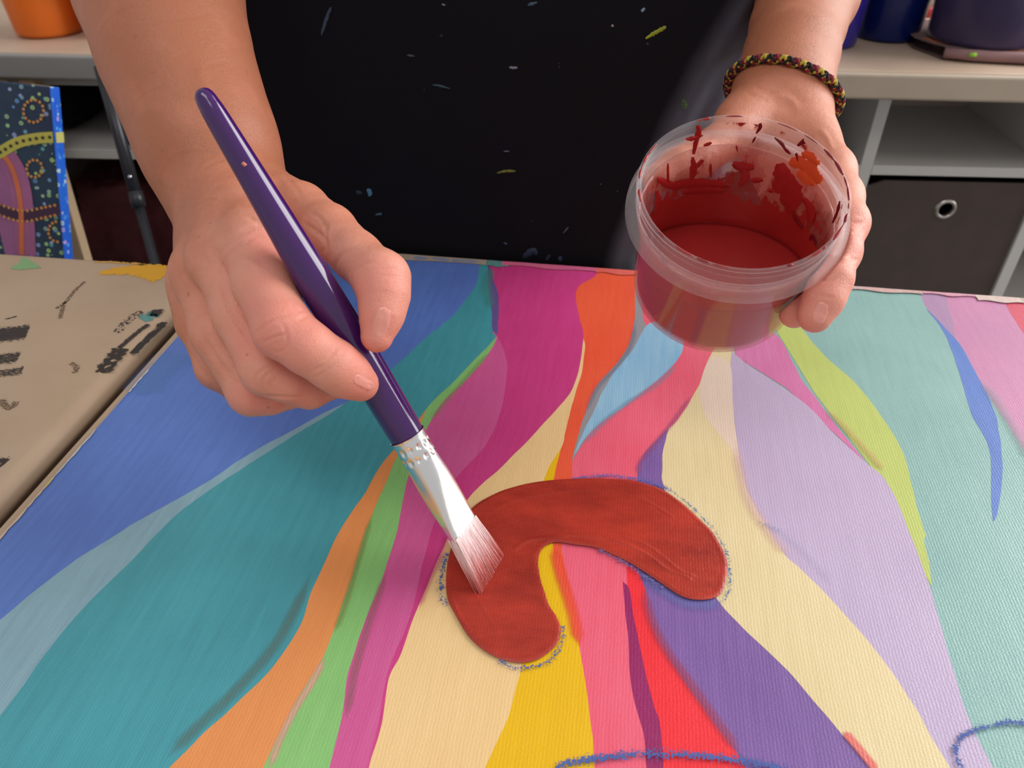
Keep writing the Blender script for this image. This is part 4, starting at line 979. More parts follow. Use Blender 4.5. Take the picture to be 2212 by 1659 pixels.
for zz, w, m, lb in (
    (((560, 255), (575, 300), (562, 350), (545, 430)), 15, red_f, None), (((500, 350), (545, 345), (600, 325)), 11, red_f, None), (((600, 240), (680, 225), (790, 215)), 12, red_f, None),
    (((870, 235), (905, 250), (912, 280), (890, 318)), 9, drk_f, None), (((915, 190), (918, 240)), 12, red_f, None), (((888, 335), (868, 368)), 6, drk_f, None),
    (((990, 340), (1030, 375), (1050, 405), (1080, 432)), 9, drk_f, None), (((1118, 385), (1150, 362), (1182, 350)), 14, drk_f, None), (((1108, 425), (1122, 470)), 9, drk_f, None), (((1140, 285), (1172, 300)), 9, drk_f, None),
    (((405, 480), (405, 540), (408, 600)), 8, red_f, None), (((600, 385), (645, 368)), 9, red_f, None), (((540, 445), (545, 520), (525, 590)), 16, red_f, None), (((560, 500), (600, 460)), 14, red_f, None),
    (((345, 630), (352, 700), (330, 760)), 18, red_f, None), (((760, 480), (810, 500), (880, 500)), 26, red_f, None), (((780, 380), (788, 420)), 5, red_f, None), (((820, 500), (830, 560), (800, 600)), 20, red_f, None), (((860, 575), (930, 570)), 15, red_f, None),
    (((640, 480), (640, 560)), 8, red_f, None), (((1020, 480), (1030, 560), (1000, 640)), 46, red_f, 'broad red smear on the inner wall'), (((1060, 540), (1080, 640), (1090, 740)), 60, red_f, None), (((950, 625), (990, 632)), 12, red_f, None),
    (((1070, 480), (1130, 480), (1190, 520), (1245, 590)), 44, org_f, 'orange-red smear on the inner wall'), (((1140, 425), (1190, 450), (1240, 490)), 26, org_f, None), (((1120, 520), (1160, 560), (1215, 600)), 30, org_f, None),
    (((1350, 690), (1335, 750), (1310, 810)), 8, drk_f, None), (((1090, 760), (1145, 835)), 9, drk_f, None), (((1185, 900), (1200, 875), (1218, 930)), 9, drk_f, None), (((1150, 670), (1190, 740), (1180, 830)), 24, red_f, None),
    (((340, 560), (420, 600), (520, 590), (640, 590), (740, 600)), 26, red_f, None), (((480, 640), (600, 620), (720, 630)), 22, red_f, None)):
    drip(z3(*zz), w, m, lb)
def rimdrip(t0, t1, r, m):
    q = [(JC + (f1 * math.cos(t) + f2 * math.sin(t)) * .0406 + JA * .0004) - JB for t in np.linspace(t0, t1, 8)]
    tube('paint_drip', q, [r * math.sin(PI * (i + .5) / 8) ** .5 for i in range(8)], m, jar, 8)
for i in range(34):
    t = rng.uniform(0, 2 * PI); rimdrip(t, t + rng.uniform(.04, .22), rng.uniform(.0003, .0007), red_m if rng.random() < .6 else drk)

# ------------------------------------------------------------ the painter
import openvdb
class Field:
    def __init__(s, lo, hi, h):
        s.lo = np.array(lo, float); s.h = h; s.n = np.ceil((np.array(hi) - s.lo) / h).astype(int) + 1
        s.ax = [(s.lo[i] + h * np.arange(s.n[i])).astype(np.float32) for i in range(3)]
        s.F = np.full(s.n, .03, np.float32)
    def like(s):
        o = object.__new__(Field); o.lo, o.h, o.n, o.ax = s.lo, s.h, s.n, s.ax; o.F = np.full(s.n, .03, np.float32); return o
    def sub(s, mn, mx):
        sl = []
        for i in range(3):
            a = max(0, int((mn[i] - s.lo[i]) / s.h)); b = min(s.n[i], int((mx[i] - s.lo[i]) / s.h) + 2)
            if b <= a: return None, None
            sl.append(slice(a, b))
        X, Y, Z = np.meshgrid(*[s.ax[i][sl[i]] for i in range(3)], indexing='ij', sparse=True)
        return tuple(sl), (X, Y, Z)
    def seg(s, a, b, ra, rb, k=.004, flat=None):
        """tapered limb segment, smoothly joined; flat=(direction, factor) squashes its section"""
        a, b = np.array(a, np.float32), np.array(b, np.float32); R = max(ra, rb) + .014
        if flat: R += .01
        sl, g = s.sub(np.minimum(a, b) - R, np.maximum(a, b) + R)
        if sl is None: return s
        ba = b - a; l2 = float(ba @ ba) + 1e-12
        px, py, pz = g[0] - a[0], g[1] - a[1], g[2] - a[2]
        t = np.clip((px * ba[0] + py * ba[1] + pz * ba[2]) / l2, 0, 1)
        qx, qy, qz = px - ba[0] * t, py - ba[1] * t, pz - ba[2] * t
        d2 = qx * qx + qy * qy + qz * qz
        if flat:
            n_, f_ = flat; n_ = np.array(n_, np.float32); c = qx * n_[0] + qy * n_[1] + qz * n_[2]
            d2 = d2 + c * c * (1 / f_ ** 2 - 1)
        d = np.sqrt(d2) - (ra + (rb - ra) * t)
        s.join(sl, d, k); return s
    def join(s, sl, d, k):
        o = s.F[sl]; hh = np.maximum(k - np.abs(o - d), 0) / k; s.F[sl] = np.minimum(o, d) - hh * hh * k * .25
    def merge(s, other, k): s.join((slice(None),) * 3, other.F, k)
    def chain(s, pts, k=.004):
        for (a, ra), (b, rb) in zip(pts[:-1], pts[1:]): s.seg(a, b, ra, rb, k)
        return s
    def carve(s, fn, mn, mx):
        sl, g = s.sub(mn, mx)
        if sl is None: return
        d = fn(*g); s.F[sl] = np.maximum(s.F[sl], -d)
    def sample(s, Q):
        q = (np.asarray(Q) - s.lo) / s.h; i = np.clip(np.floor(q).astype(int), 0, s.n - 2); f = np.clip(q - i, 0, 1); r = 0
        for dx in (0, 1):
            for dy in (0, 1):
                for dz in (0, 1):
                    w = (f[:, 0] if dx else 1 - f[:, 0]) * (f[:, 1] if dy else 1 - f[:, 1]) * (f[:, 2] if dz else 1 - f[:, 2])
                    r = r + w * s.F[i[:, 0] + dx, i[:, 1] + dy, i[:, 2] + dz]
        return r
    def grad(s, Q, e=None):
        e = e or s.h; Q = np.asarray(Q); G_ = np.stack([s.sample(Q + np.eye(3)[i] * e) - s.sample(Q - np.eye(3)[i] * e) for i in range(3)], 1)
        return G_ / (np.linalg.norm(G_, axis=1, keepdims=True) + 1e-9)
    def mesh(s):
        g = openvdb.FloatGrid(.03); g.copyFromArray(s.F); g.transform = openvdb.createLinearTransform(voxelSize=s.h)
        p, q = g.convertToQuads(isovalue=0.0); return np.asarray(p, float) + s.lo, np.asarray(q)[:, ::-1].astype(int)
def J(px, py, d, r): return (tuple(P(px, py, d)), r / FPX * d)     # joint seen at px,py at that distance with that half-width
def crease_disp(V, N, creases):
    x, y, d = proj_np(V); view = np.array([0, 0, H]) - V; view /= np.linalg.norm(view, axis=1, keepdims=True)
    face = np.clip((N * view).sum(1) * 2.2, 0, 1); D = np.zeros(len(V))
    for pts, w, dep in creases:
        c = np.array([(p.x, p.y) for p in catmull(pts, 6)])
        mn, mx = c.min(0) - 4 * w, c.max(0) + 4 * w
        idx = np.where((x > mn[0]) & (x < mx[0]) & (y > mn[1]) & (y < mx[1]) & (face > 0))[0]
        if not len(idx): continue
        Q = np.stack([x[idx], y[idx]], 1); best = np.full(len(idx), 1e3); tt = np.zeros(len(idx)); L = len(c) - 1
        for k in range(L):
            ab = c[k + 1] - c[k]; t = np.clip(((Q - c[k]) @ ab) / (ab @ ab + 1e-9), 0, 1)
            dd = np.hypot(*(Q - c[k] - t[:, None] * ab).T); m_ = dd < best; best[m_] = dd[m_]; tt[m_] = (k + t[m_]) / L
        fade = np.clip(np.sin(np.clip(tt, .02, .98) * PI) * 1.6, 0, 1)
        D[idx] += dep * .0014 * fade * (np.exp(-(best / w) ** 2) - .28 * np.exp(-((best - 2.3 * w) / (1.3 * w)) ** 2))
    return V - N * (D * face)[:, None]
def brush_sd(X, Y, Z):
    px, py, pz = X - BE.x, Y - BE.y, Z - BE.z
    t = px * BAX.x + py * BAX.y + pz * BAX.z
    r = np.sqrt(np.maximum(px * px + py * py + pz * pz - t * t, 0))
    return r - np.interp(t, HS, HR).astype(np.float32) - .0003
def jar_sd(X, Y, Z):
    px, py, pz = X - JC.x, Y - JC.y, Z - JC.z
    h = -(px * JA.x + py * JA.y + pz * JA.z); rho = np.sqrt(np.maximum(px * px + py * py + pz * pz - h * h, 0))
    R = np.interp(h, [-.001, .001, .008, .0095, .0155, .0162, .02, JH - .006, JH], [.0417, .0417, .0412, .0452, .0452, .0402, .0393, .0373, .036]).astype(np.float32)
    return np.maximum(rho - R - .0004, np.maximum(h - JH - .0004, -h - .001))

# --- right hand (image left), holding the brush between thumb and forefinger
fr = Field((-.235, .17, .035), (-.005, .485, .235), .00085)
fore = [J(334, -130, .42, 164), J(346, -10, .402, 155), J(384, 130, .390, 139), J(428, 250, .382, 126), J(464, 345, .377, 119), J(488, 410, .374, 111)]
camn = P(480, 380, 1) - Vector((0, 0, H)); camn.normalize()
fr.chain(fore, .02)
palm = fr.like()
palm.seg(*[v[0] for v in (J(490, 410, .374, 0), J(500, 500, .345, 0))], J(0, 0, .374, 106)[1], J(0, 0, .345, 84)[1], .012)
for a_, b_ in ((J(540, 515, .321, 58), J(480, 552, .328, 58)), (J(480, 552, .328, 58), J(438, 585, .341, 54)), (J(438, 585, .341, 54), J(424, 605, .354, 42)), (J(520, 460, .345, 70), J(450, 500, .356, 66))):
    palm.seg(a_[0], b_[0], a_[1] * .93, b_[1] * .93, .006)
for mc in ((J(535, 420, .362, 66), J(545, 525, .318, 66)), (J(500, 425, .364, 66), J(480, 560, .325, 62)), (J(476, 430, .370, 60), J(442, 588, .339, 55)), (J(456, 440, .378, 54), J(424, 605, .353, 44))):
    palm.seg(mc[0][0], mc[1][0], mc[0][1], mc[1][1] * .97, .010)
palm.seg(J(520, 500, .372, 0)[0], J(470, 640, .368, 0)[0], .018, .016, .012)      # ball of the palm, below
palm.seg(J(560, 450, .366, 0)[0], J(610, 520, .352, 0)[0], .015, .011, .012)      # web towards the thumb
palm.seg(J(424, 612, .354, 50)[0], J(432, 700, .358, 48)[0], .0092, .010, .010)
palm.seg(J(470, 640, .355, 0)[0], J(520, 740, .348, 0)[0], .013, .011, .010)
thumb = fr.like().chain([J(585, 425, .362, 62), J(650, 455, .345, 58), J(712, 500, .327, 56), J(770, 553, .312, 52)], .004)
thumb_tip = fr.like().chain([J(712, 500, .327, 56), J(770, 553, .312, 52), J(824, 602, .300, 59), J(830, 640, .297, 51), J(825, 680, .295, 44), J(814, 727, .294, 35)], .004)
index = fr.like().chain([J(545, 525, .318, 66), J(570, 610, .305, 64), J(612, 712, .289, 62), J(665, 752, .287, 55), J(722, 790, .290, 53), J(752, 811, .294, 47), J(780, 829, .299, 38)], .004)
middle = fr.like().chain([J(480, 560, .325, 62), J(520, 680, .314, 57), J(577, 798, .307, 55), J(625, 822, .309, 46), J(668, 838, .315, 42), J(722, 828, .326, 34)], .004)
ring_ = fr.like().chain([J(436, 590, .338, 58), J(470, 720, .330, 54), J(545, 846, .325, 50), J(585, 852, .327, 40), J(628, 843, .334, 36), J(680, 826, .345, 32)], .004)
pinky = fr.like().chain([J(424, 605, .353, 44), J(432, 700, .350, 44), J(470, 795, .346, 43), J(525, 838, .352, 36), J(580, 830, .362, 32)], .004)
fing = fr.like(); fing.merge(index, .0008); fing.merge(middle, .0008); fing.merge(ring_, .0022); fing.merge(pinky, .004)
palm.merge(thumb, .006); palm.merge(fing, .0060); palm.merge(thumb_tip, .0006); fr.merge(palm, .010)
bmn = [min(BE[i], BT[i]) - .02 for i in range(3)]; bmx = [max(BE[i], BT[i]) + .02 for i in range(3)]
fr.carve(brush_sd, bmn, bmx)
z4 = lambda *a: [(340 + x / 2.86, 340 + y / 2.86) for x, y in a]
z1 = lambda *a: [(x / 2.675, y / 2.675) for x, y in a]
crR = [
 (z4((600, 1110), (660, 1040), (740, 1000), (820, 970)), 3.2, .35), (z4((640, 1150), (720, 1110), (800, 1090)), 3, .28), (z4((690, 1190), (760, 1200), (800, 1150), (790, 1060), (760, 1010)), 3, .25),
 (z4((820, 900), (860, 940), (910, 950)), 3.2, .3), (z4((860, 1010), (900, 990), (930, 975)), 3, .22),
 (z4((940, 1330), (1010, 1290), (1080, 1220), (1110, 1170)), 3, .32), (z4((965, 1360), (1040, 1320), (1110, 1250)), 3, .22), (z4((1000, 1270), (1060, 1220), (1080, 1180)), 2.6, .18),
 (z4((400, 740), (405, 680), (440, 600), (520, 540), (600, 505)), 3.4, .35), (z4((385, 620), (450, 520), (540, 455), (640, 430)), 3.2, .26), (z4((430, 560), (500, 490), (590, 450)), 3, .22), (z4((520, 560), (580, 500), (640, 480)), 3, .16),
 (z4((560, 370), (600, 390), (650, 425)), 5, .3),
 (z4((640, 1440), (605, 1390), (630, 1330), (700, 1290)), 3.2, .32), (z4((690, 1420), (650, 1390), (680, 1340), (750, 1310)), 3, .24), (z4((720, 1440), (700, 1400), (740, 1360)), 2.6, .16),
 (z4((600, 1470), (700, 1475), (820, 1480), (940, 1478)), 3, .35),
 (z4((1110, 740), (1100, 660), (1150, 590), (1250, 540)), 3.4, .42), (z4((880, 390), (960, 440), (1030, 500), (1040, 560), (1000, 590)), 4, .5), (z4((930, 330), (1000, 370), (1040, 430), (1035, 480)), 3.2, .3),
 (z4((1190, 760), (1200, 700), (1260, 660), (1340, 640)), 3.2, .34), (z4((1060, 400), (1040, 460), (1050, 520)), 3, .25), (z4((1380, 700), (1440, 690), (1500, 700)), 3, .16), (z4((1390, 740), (1450, 735), (1510, 745)), 3, .14),
 (z4((400, 730), (410, 830), (450, 960), (520, 1060), (590, 1170)), 5, .55), (z4((290, 1070), (330, 1180), (420, 1310), (540, 1400)), 5, .6), (z4((210, 1180), (260, 1300), (360, 1400)), 4, .35),
 (z1((1170, 970), (1240, 935), (1310, 915)), 3.4, .35), (z1((1130, 1130), (1200, 1100), (1290, 1080)), 3.4, .25), (z1((1110, 1180), (1180, 1160), (1260, 1150)), 3, .2), (z1((1090, 1060), (1150, 1040), (1220, 1010)), 3, .2),
 (z1((1420, 1260), (1470, 1265), (1520, 1280)), 4, .15), (z4((760, 40), (800, 120), (860, 200), (900, 260)), 4, .2), (z4((300, 560), (340, 640), (360, 740)), 6, -.25), (z4((470, 620), (560, 640), (640, 700)), 9, -.3),
 (z1((1130, 330), (1180, 500), (1210, 700)), 14, -.25), (z4((120, 560), (170, 660), (180, 760)), 6, .2),
]
Vr, Qr = fr.mesh(); Nr = fr.grad(Vr); Vr = crease_disp(Vr, Nr, crR)

# --- left hand (image right), fingers closed round the tub
fl = Field((.045, .215, .055), (.245, .56, .235), .0009)
fl.chain([J(1765, -120, .495, 104), J(1743, -10, .470, 98), J(1722, 60, .450, 88), J(1708, 120, .430, 87), J(1692, 185, .414, 90), J(1690, 240, .402, 88)], .015)
pl = fl.like()
pl.seg(J(1690, 230, .404, 0)[0], J(1705, 330, .388, 0)[0], .0205, .0185, .012); pl.seg(J(1705, 330, .388, 0)[0], J(1722, 430, .388, 0)[0], .0185, .016, .012)
pl.seg(J(1665, 205, .404, 0)[0], J(1600, 268, .385, 0)[0], .0165, .0135, .012)
for a, b in ((J(1725, 230, .400, 46), J(1797, 368, .356, 46)), (J(1715, 250, .405, 48), J(1778, 405, .370, 46)), (J(1700, 260, .412, 48), J(1750, 430, .382, 44)), (J(1685, 270, .418, 44), J(1722, 450, .392, 42))):
    pl.seg(a[0], b[0], a[1], b[1], .010)
th = fl.like().chain([J(1640, 225, .398, 52), J(1585, 290, .377, 46), J(1500, 345, .366, 42), J(1462, 362, .361, 40), J(1420, 385, .355, 33)], .004)
f1_ = fl.like().chain([J(1797, 368, .356, 46), J(1815, 425, .340, 46), J(1827, 482, .324, 46), J(1815, 545, .314, 41), J(1797, 603, .306, 41), J(1780, 645, .304, 40), J(1760, 682, .304, 37)], .004)
f2_ = fl.like().chain([J(1778, 405, .370, 46), J(1795, 530, .342, 44), J(1757, 618, .328, 38), J(1716, 676, .320, 33)], .004)
f3_ = fl.like().chain([J(1750, 430, .382, 44), J(1755, 555, .362, 40), J(1716, 620, .347, 36), J(1690, 650, .338, 31)], .004)
f4_ = fl.like().chain([J(1722, 450, .392, 42), J(1715, 560, .380, 36), J(1690, 610, .366, 32), J(1668, 640, .358, 27)], .004)
ff = fl.like()
for q in (f1_, f2_, f3_, f4_): ff.merge(q, .0008)
pl.merge(th, .006); pl.merge(ff, .005); fl.merge(pl, .010)
fl.carve(jar_sd, [JC[i] - .085 for i in range(3)], [JC[i] + .06 for i in range(3)])
crL = [
 (z3((1190, 1110), (1240, 1115), (1290, 1120), (1340, 1090)), 3, .3), (z3((1390, 990), (1415, 1010), (1440, 1000)), 3, .22), (z3((1400, 800), (1440, 810), (1475, 800)), 3, .3), (z3((1400, 860), (1440, 870), (1475, 850)), 3, .25), (z3((1420, 760), (1450, 765), (1480, 750)), 3, .2),
 (z3((1180, 1195), (1260, 1205), (1320, 1215)), 3, .18), (z3((870, 60), (930, 90), (1000, 100)), 5, .25), (z3((1230, 300), (1270, 340), (1310, 420)), 5, -.3), (z3((960, 110), (1060, 130), (1130, 200)), 7, -.3),
 (z3((820, 100), (900, 130), (960, 150)), 4, .2),
]
Vl, Ql = fl.mesh(); Nl = fl.grad(Vl); Vl = crease_disp(Vl, Nl, crL)

# --- coarse body: torso, shoulders, upper arms, neck, head (mostly above the picture)
TX = -.02
fb = Field((-.36, .40, -.28), (.32, .86, 1.0), .008)
fb.F[:] = .08
def sg(f, a, b, ra, rb, k=.03, flat=None):
    f.seg(a, b, ra, rb, k, flat)
for f_ in (fb,):
    sg(f_, (TX, .66, -.16), (TX, .655, .05), .165, .150, .05, ((0, 1, 0), .72)); sg(f_, (TX, .655, .05), (TX, .66, .36), .150, .150, .05, ((0, 1, 0), .70)); sg(f_, (TX - .10, .67, .50), (TX + .10, .67, .50), .085, .085, .06)
    sg(f_, (TX, .67, .50), (TX, .65, .66), .058, .052, .04); sg(f_, (TX, .635, .755), (TX, .625, .805), .078, .080, .03); sg(f_, (TX, .58, .70), (TX, .615, .755), .045, .062, .03)
    sg(f_, (TX, .540, .742), (TX, .556, .78), .013, .009, .012); sg(f_, (TX - .08, .645, .755), (TX - .08, .648, .785), .012, .015, .006); sg(f_, (TX + .08, .645, .755), (TX + .08, .648, .785), .012, .015, .006)
sg(fb, (-.165, .68, .53), (-.235, .60, .30), .052, .045, .04); sg(fb, (-.235, .60, .30), J(330, -60, .41, 0)[0], .044, .0405, .02)
sg(fb, (.13, .68, .53), (.218, .665, .27), .050, .044, .04); sg(fb, (.218, .665, .27), J(1765, -120, .495, 0)[0], .040, .0305, .02); sg(fb, J(1765, -120, .495, 0)[0], J(1752, -60, .48, 0)[0], .0305, .0285, .01)
Vb, Qb = fb.mesh()
V = np.vstack([Vr, Vl, Vb]); Q = np.vstack([Qr, Ql + len(Vr), Qb + len(Vr) + len(Vl)])
painter = empty('person', 'person in a paint-spotted black apron, painting with one hand and holding a tub', 'person', (TX, .655, FLOOR))
pi_ = Vector((TX, .655, FLOOR))
me = bpy.data.meshes.new('body'); L = V - np.array(pi_)
me.vertices.add(len(L)); me.vertices.foreach_set('co', L.astype(np.float32).ravel())
me.loops.add(len(Q) * 4); me.loops.foreach_set('vertex_index', Q.astype(np.int32).ravel())
me.polygons.add(len(Q)); me.polygons.foreach_set('loop_start', np.arange(0, len(Q) * 4, 4, dtype=np.int32)); me.polygons.foreach_set('loop_total', np.full(len(Q), 4, np.int32))
me.update(); me.validate(); me.shade_smooth()
# how pink the skin is: fingers and knuckles redder than the tanned forearm
pink = np.zeros(len(V)); nR, nL = len(Vr), len(Vl)
wr = np.array(P(490, 410, .374)); kn = np.array(P(650, 760, .30))
pink[:nR] = np.clip(1 - np.linalg.norm(Vr - kn, axis=1) / .115, 0, 1) ** .8
for c_, r_ in ((P(822, 600, .292), .011), (P(612, 700, .280), .010), (P(790, 835, .295), .009), (P(812, 740, .288), .010), (P(570, 520, .30), .012), (P(375, 590, .34), .012), (P(590, 860, .315), .012)):
    pink[:nR] += .38 * np.exp(-(np.linalg.norm(Vr - np.array(c_), axis=1) / r_) ** 2)
kn2 = np.array(P(1790, 600, .31)); pink[nR:nR + nL] = np.clip(1 - np.linalg.norm(Vl - kn2, axis=1) / .14, 0, 1) ** .7
pink = np.clip(pink, 0, 1)
me.attributes.new('pink', 'FLOAT', 'POINT').data.foreach_set('value', pink.astype(np.float32))
n = NT('skin'); at = n.new('ShaderNodeAttribute', attribute_name='pink')
pf = n.math('ADD', at.outputs['Fac'], n.math('MULTIPLY', n.math('SUBTRACT', n.noise(38, 4, .6), .5), .95), clamp=True)
c_ = n.ramp(pf, [(0, lin((172, 106, 78))), (.4, lin((198, 126, 100))), (.75, lin((218, 148, 128))), (1, lin((220, 140, 124)))])
fr_ = n.noise(260, 2, .5); c_ = n.mix(n.math('MULTIPLY', n.math('GREATER_THAN', n.noise(210, 1, .5), .76), .35), c_, lin((140, 84, 62)))
n.set(Base_Color=c_, Roughness=.46); n.b.inputs['Subsurface Weight'].default_value = .12; n.b.inputs['Subsurface Scale'].default_value = .004
n.b.inputs['Subsurface Radius'].default_value = (1, .35, .2); n.b.inputs['Specular IOR Level'].default_value = .42
vo = n.new('ShaderNodeTexVoronoi', feature='DISTANCE_TO_EDGE'); vo.inputs['Scale'].default_value = 900; n.l(n.coord(), vo.inputs['Vector'])
hh = n.math('ADD', n.math('MULTIPLY', n.math('MINIMUM', vo.outputs['Distance'], .12), 2.2), n.math('ADD', n.noise(420, 4, .6), n.math('MULTIPLY', n.noise(130, 3, stretch=(1, 1, 2.5)), .8)))
n.bump(hh, .38, .0006); skin_m = n.m
link('body', me, skin_m, painter)
# finger nails, following the finger surface
n = NT('nail'); n.set(Base_Color=n.mix(n.noise(120, 2), lin((220, 142, 130)), lin((228, 156, 142))), Roughness=.22); nail_m = n.m
def nail(fld, cx, cy, ax, ay, bx, by, d0, d1):
    V, F = [], []; NU, NV = 11, 9; o_ = np.array((0, 0, H))
    P2 = []
    for i in range(NU):
        for j in range(NV):
            u, v = -1 + 2 * i / (NU - 1), -1 + 2 * j / (NV - 1)
            uu, vv = u * math.sqrt(1 - v * v * .48), v * math.sqrt(1 - u * u * .48)
            P2.append((cx + ax * uu + bx * vv, cy + ay * uu + by * vv, max(abs(u), abs(v))))
    D0 = np.array([P(a, b, 1.0) for a, b, _ in P2]) - o_
    ds = np.arange(d0, d1, .0003); hit = np.full(len(P2), np.nan)
    for d in ds:
        f = fld.sample(o_ + D0 * d); m_ = np.isnan(hit) & (f < 0); hit[m_] = d
    hit = np.where(np.isnan(hit), np.nanmedian(hit), hit)
    md = np.median(hit); hit = np.clip(hit, md - .006, md + .004)
    S = o_ + D0 * hit[:, None]; g = fld.grad(S, .0012)
    for (a, b, e), p, gn in zip(P2, S, g): V.append(Vector(p + gn * (.00030 if e < .85 else -.0003)) - pi_)
    for i in range(NU - 1):
        for j in range(NV - 1): a = i * NV + j; F.append((a, a + 1, a + NV + 1, a + NV))
    o = mesh_obj('fingernail', V, F, nail_m, painter, True); md_ = o.modifiers.new('round', 'SUBSURF'); md_.levels = 1; md_.render_levels = 2
nail(fr, 824, 696, 11, -39, 20, 6, .27, .32)          # thumb
nail(fr, 784, 826, 24, 12, 6, -13, .27, .32)         # forefinger
nail(fl, 1772, 676, -10, 27, 17, 7, .28, .33)        # finger on the tub

# --- shirt, trousers, apron
black_c = simple('black_shirt', (22, 21, 26), .9, .15, bump=.3)
fs_ = Field((-.36, .46, -.28), (.32, .86, .66), .009); fs_.F[:] = .08
sg(fs_, (TX, .665, -.20), (TX, .66, .05), .174, .160, .05, ((0, 1, 0), .70)); sg(fs_, (TX, .66, .05), (TX, .665, .36), .160, .160, .05, ((0, 1, 0), .70)); sg(fs_, (TX - .10, .675, .50), (TX + .10, .675, .50), .094, .094, .06)
sg(fs_, (-.165, .685, .53), (-.21, .635, .41), .062, .058, .04); sg(fs_, (.13, .685, .53), (.178, .675, .41), .060, .057, .04)
Vs_, Qs_ = fs_.mesh(); Vs_ = Vs_ - np.array(pi_)
mesh_obj('shirt', Vs_, [tuple(q) for q in Qs_], black_c, painter)
dm = simple('dark_trousers', (34, 36, 46), .9, .1)
for sx in (-.085, .085):
    V_, F_ = tube('', [(sx, .005, .545), (sx * 1.05, .005, .30), (sx * 1.0, .01, .06)], [.088, .066, .056], None, n=24, get=True)
    mesh_obj('trouser_leg', V_, F_, dm, painter)
    V_, F_ = tube('', [(sx, .06, .028), (sx, 0, .034), (sx, -.09, .030), (sx, -.14, .026)], [.030, .042, .044, .026], None, n=20, get=True)
    mesh_obj('shoe', V_, F_, simple('black_shoe', (24, 24, 26), .6), painter)
bmh = bmesh.new(); bmesh.ops.create_icosphere(bmh, subdivisions=4, radius=1)
for v in bmh.verts:
    c = v.co; v.co = Vector((c.x * .094, c.y * .098 - .008 + (.01 if c.z < -.3 else 0), c.z * (.125 if c.z < 0 else .112) + .785 - FLOOR)) + Vector((0, .022 if c.y < 0 and c.z < .35 else 0, 0))
    if v.co.y < -.04 and v.co.z < .825 - FLOOR: v.co.y = .005
bm_obj('hair', bmh, simple('brown_hair', (70, 46, 34), .6, .2), painter, True)
em = simple('eye_white', (220, 216, 210), .3)
for sx in (-.03, .03):
    bme = bmesh.new(); bmesh.ops.create_uvsphere(bme, u_segments=16, v_segments=10, radius=.011)
    for v in bme.verts: v.co += Vector((sx, -.0985, .783 - FLOOR))
    bm_obj('eye', bme, em, painter, True)
    bme = bmesh.new(); bmesh.ops.create_uvsphere(bme, u_segments=12, v_segments=8, radius=.0062)
    for v in bme.verts: v.co += Vector((sx, -.1045, .7795 - FLOOR))
    bm_obj('iris', bme, simple('brown_iris', (60, 38, 28), .2), painter, True)
V_, F_ = tube('', [(-.020, -.110, .722 - FLOOR), (0, -.119, .720 - FLOOR), (.020, -.110, .722 - FLOOR)], [.003, .006, .003], None, n=8, get=True)
mesh_obj('lips', V_, F_, simple('lips_pink', (176, 96, 90), .5), painter)
# apron front: hangs from the chest to below the table edge, turned parallel to the table
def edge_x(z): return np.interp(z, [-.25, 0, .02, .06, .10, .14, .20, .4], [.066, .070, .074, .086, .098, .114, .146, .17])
XL, XR = -.205, .154
def apron_y(x, z):
    y = .5135 - .146 * x + .10 * max(0, z) ** 1.2
    xc = float(edge_x(z)); s_ = x - xc
    y += .0009 * math.exp(-(s_ / .006) ** 2) * -1
    if s_ > 0: y += s_ * .50 * min(1, s_ / .030)
    if x > XR - .02: y += (x - XR + .02) ** 2 * 30
    if x < XL + .03: y += (XL + .03 - x) ** 2 * 18
    y += .0026 * noise.noise(Vector((x * 9, z * 5, 1.7))) * min(1, max(0, (z + .02) * 12)) + .0010 * noise.noise(Vector((x * 40 - z * 18, z * 16, 4.2))) * min(1, max(0, (z + .0) * 25)) + .0022 * max(0, min(1, s_ / .03)) * math.sin((s_ * 260) + z * 14)
    return y
NX, NZ = 190, 170; V, F, LIT = [], [], []
for j in range(NZ + 1):
    z = -.30 + .76 * (j / NZ)
    xr = XR + .004 * math.sin(z * 30)
    for i in range(NX + 1):
        x = XL + (xr - XL) * i / NX
        V.append(Vector((x, apron_y(x, z), z)) - pi_)
        s_ = x - float(edge_x(z)); LIT.append(min(1, max(0, (s_ + .003) / .012)) * (.62 + .38 * min(1, max(0, s_ / .05))))
for j in range(NZ):
    for i in range(NX): a = j * (NX + 1) + i; F.append((a, a + 1, a + NX + 2, a + NX + 1))
n = NT('apron_cloth'); at = n.new('ShaderNodeAttribute', attribute_name='lit_fold')
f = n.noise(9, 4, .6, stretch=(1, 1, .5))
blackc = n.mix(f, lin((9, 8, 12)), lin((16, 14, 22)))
lit_c = n.mix(n.noise(26, 4, .6, stretch=(2.2, 1, .8)), lin((66, 66, 76)), lin((104, 104, 116)))  # window light on the side fold is painted in as lighter grey
cc_ = n.mix(at.outputs['Fac'], blackc, lit_c)
spk = n.math('GREATER_THAN', n.noise(170, 2, .5), .77); cc_ = n.mix(n.math('MULTIPLY', spk, .6), cc_, n.ramp(n.noise(14, 1), [(.35, lin((44, 60, 92))), (.55, lin((96, 96, 104))), (.7, lin((96, 60, 60)))]))
n.set(Base_Color=cc_, Roughness=.85); n.b.inputs['Specular IOR Level'].default_value = .18; n.bump(n.noise(1300, 3), .3, .0006)
ap = mesh_obj('apron', V, F, n.m, painter); ap.data.attributes.new('lit_fold', 'FLOAT', 'POINT').data.foreach_set('value', np.array(LIT, dtype=np.float32))
md = ap.modifiers.new('thickness', 'SOLIDIFY'); md.thickness = .0012; md.offset = 1
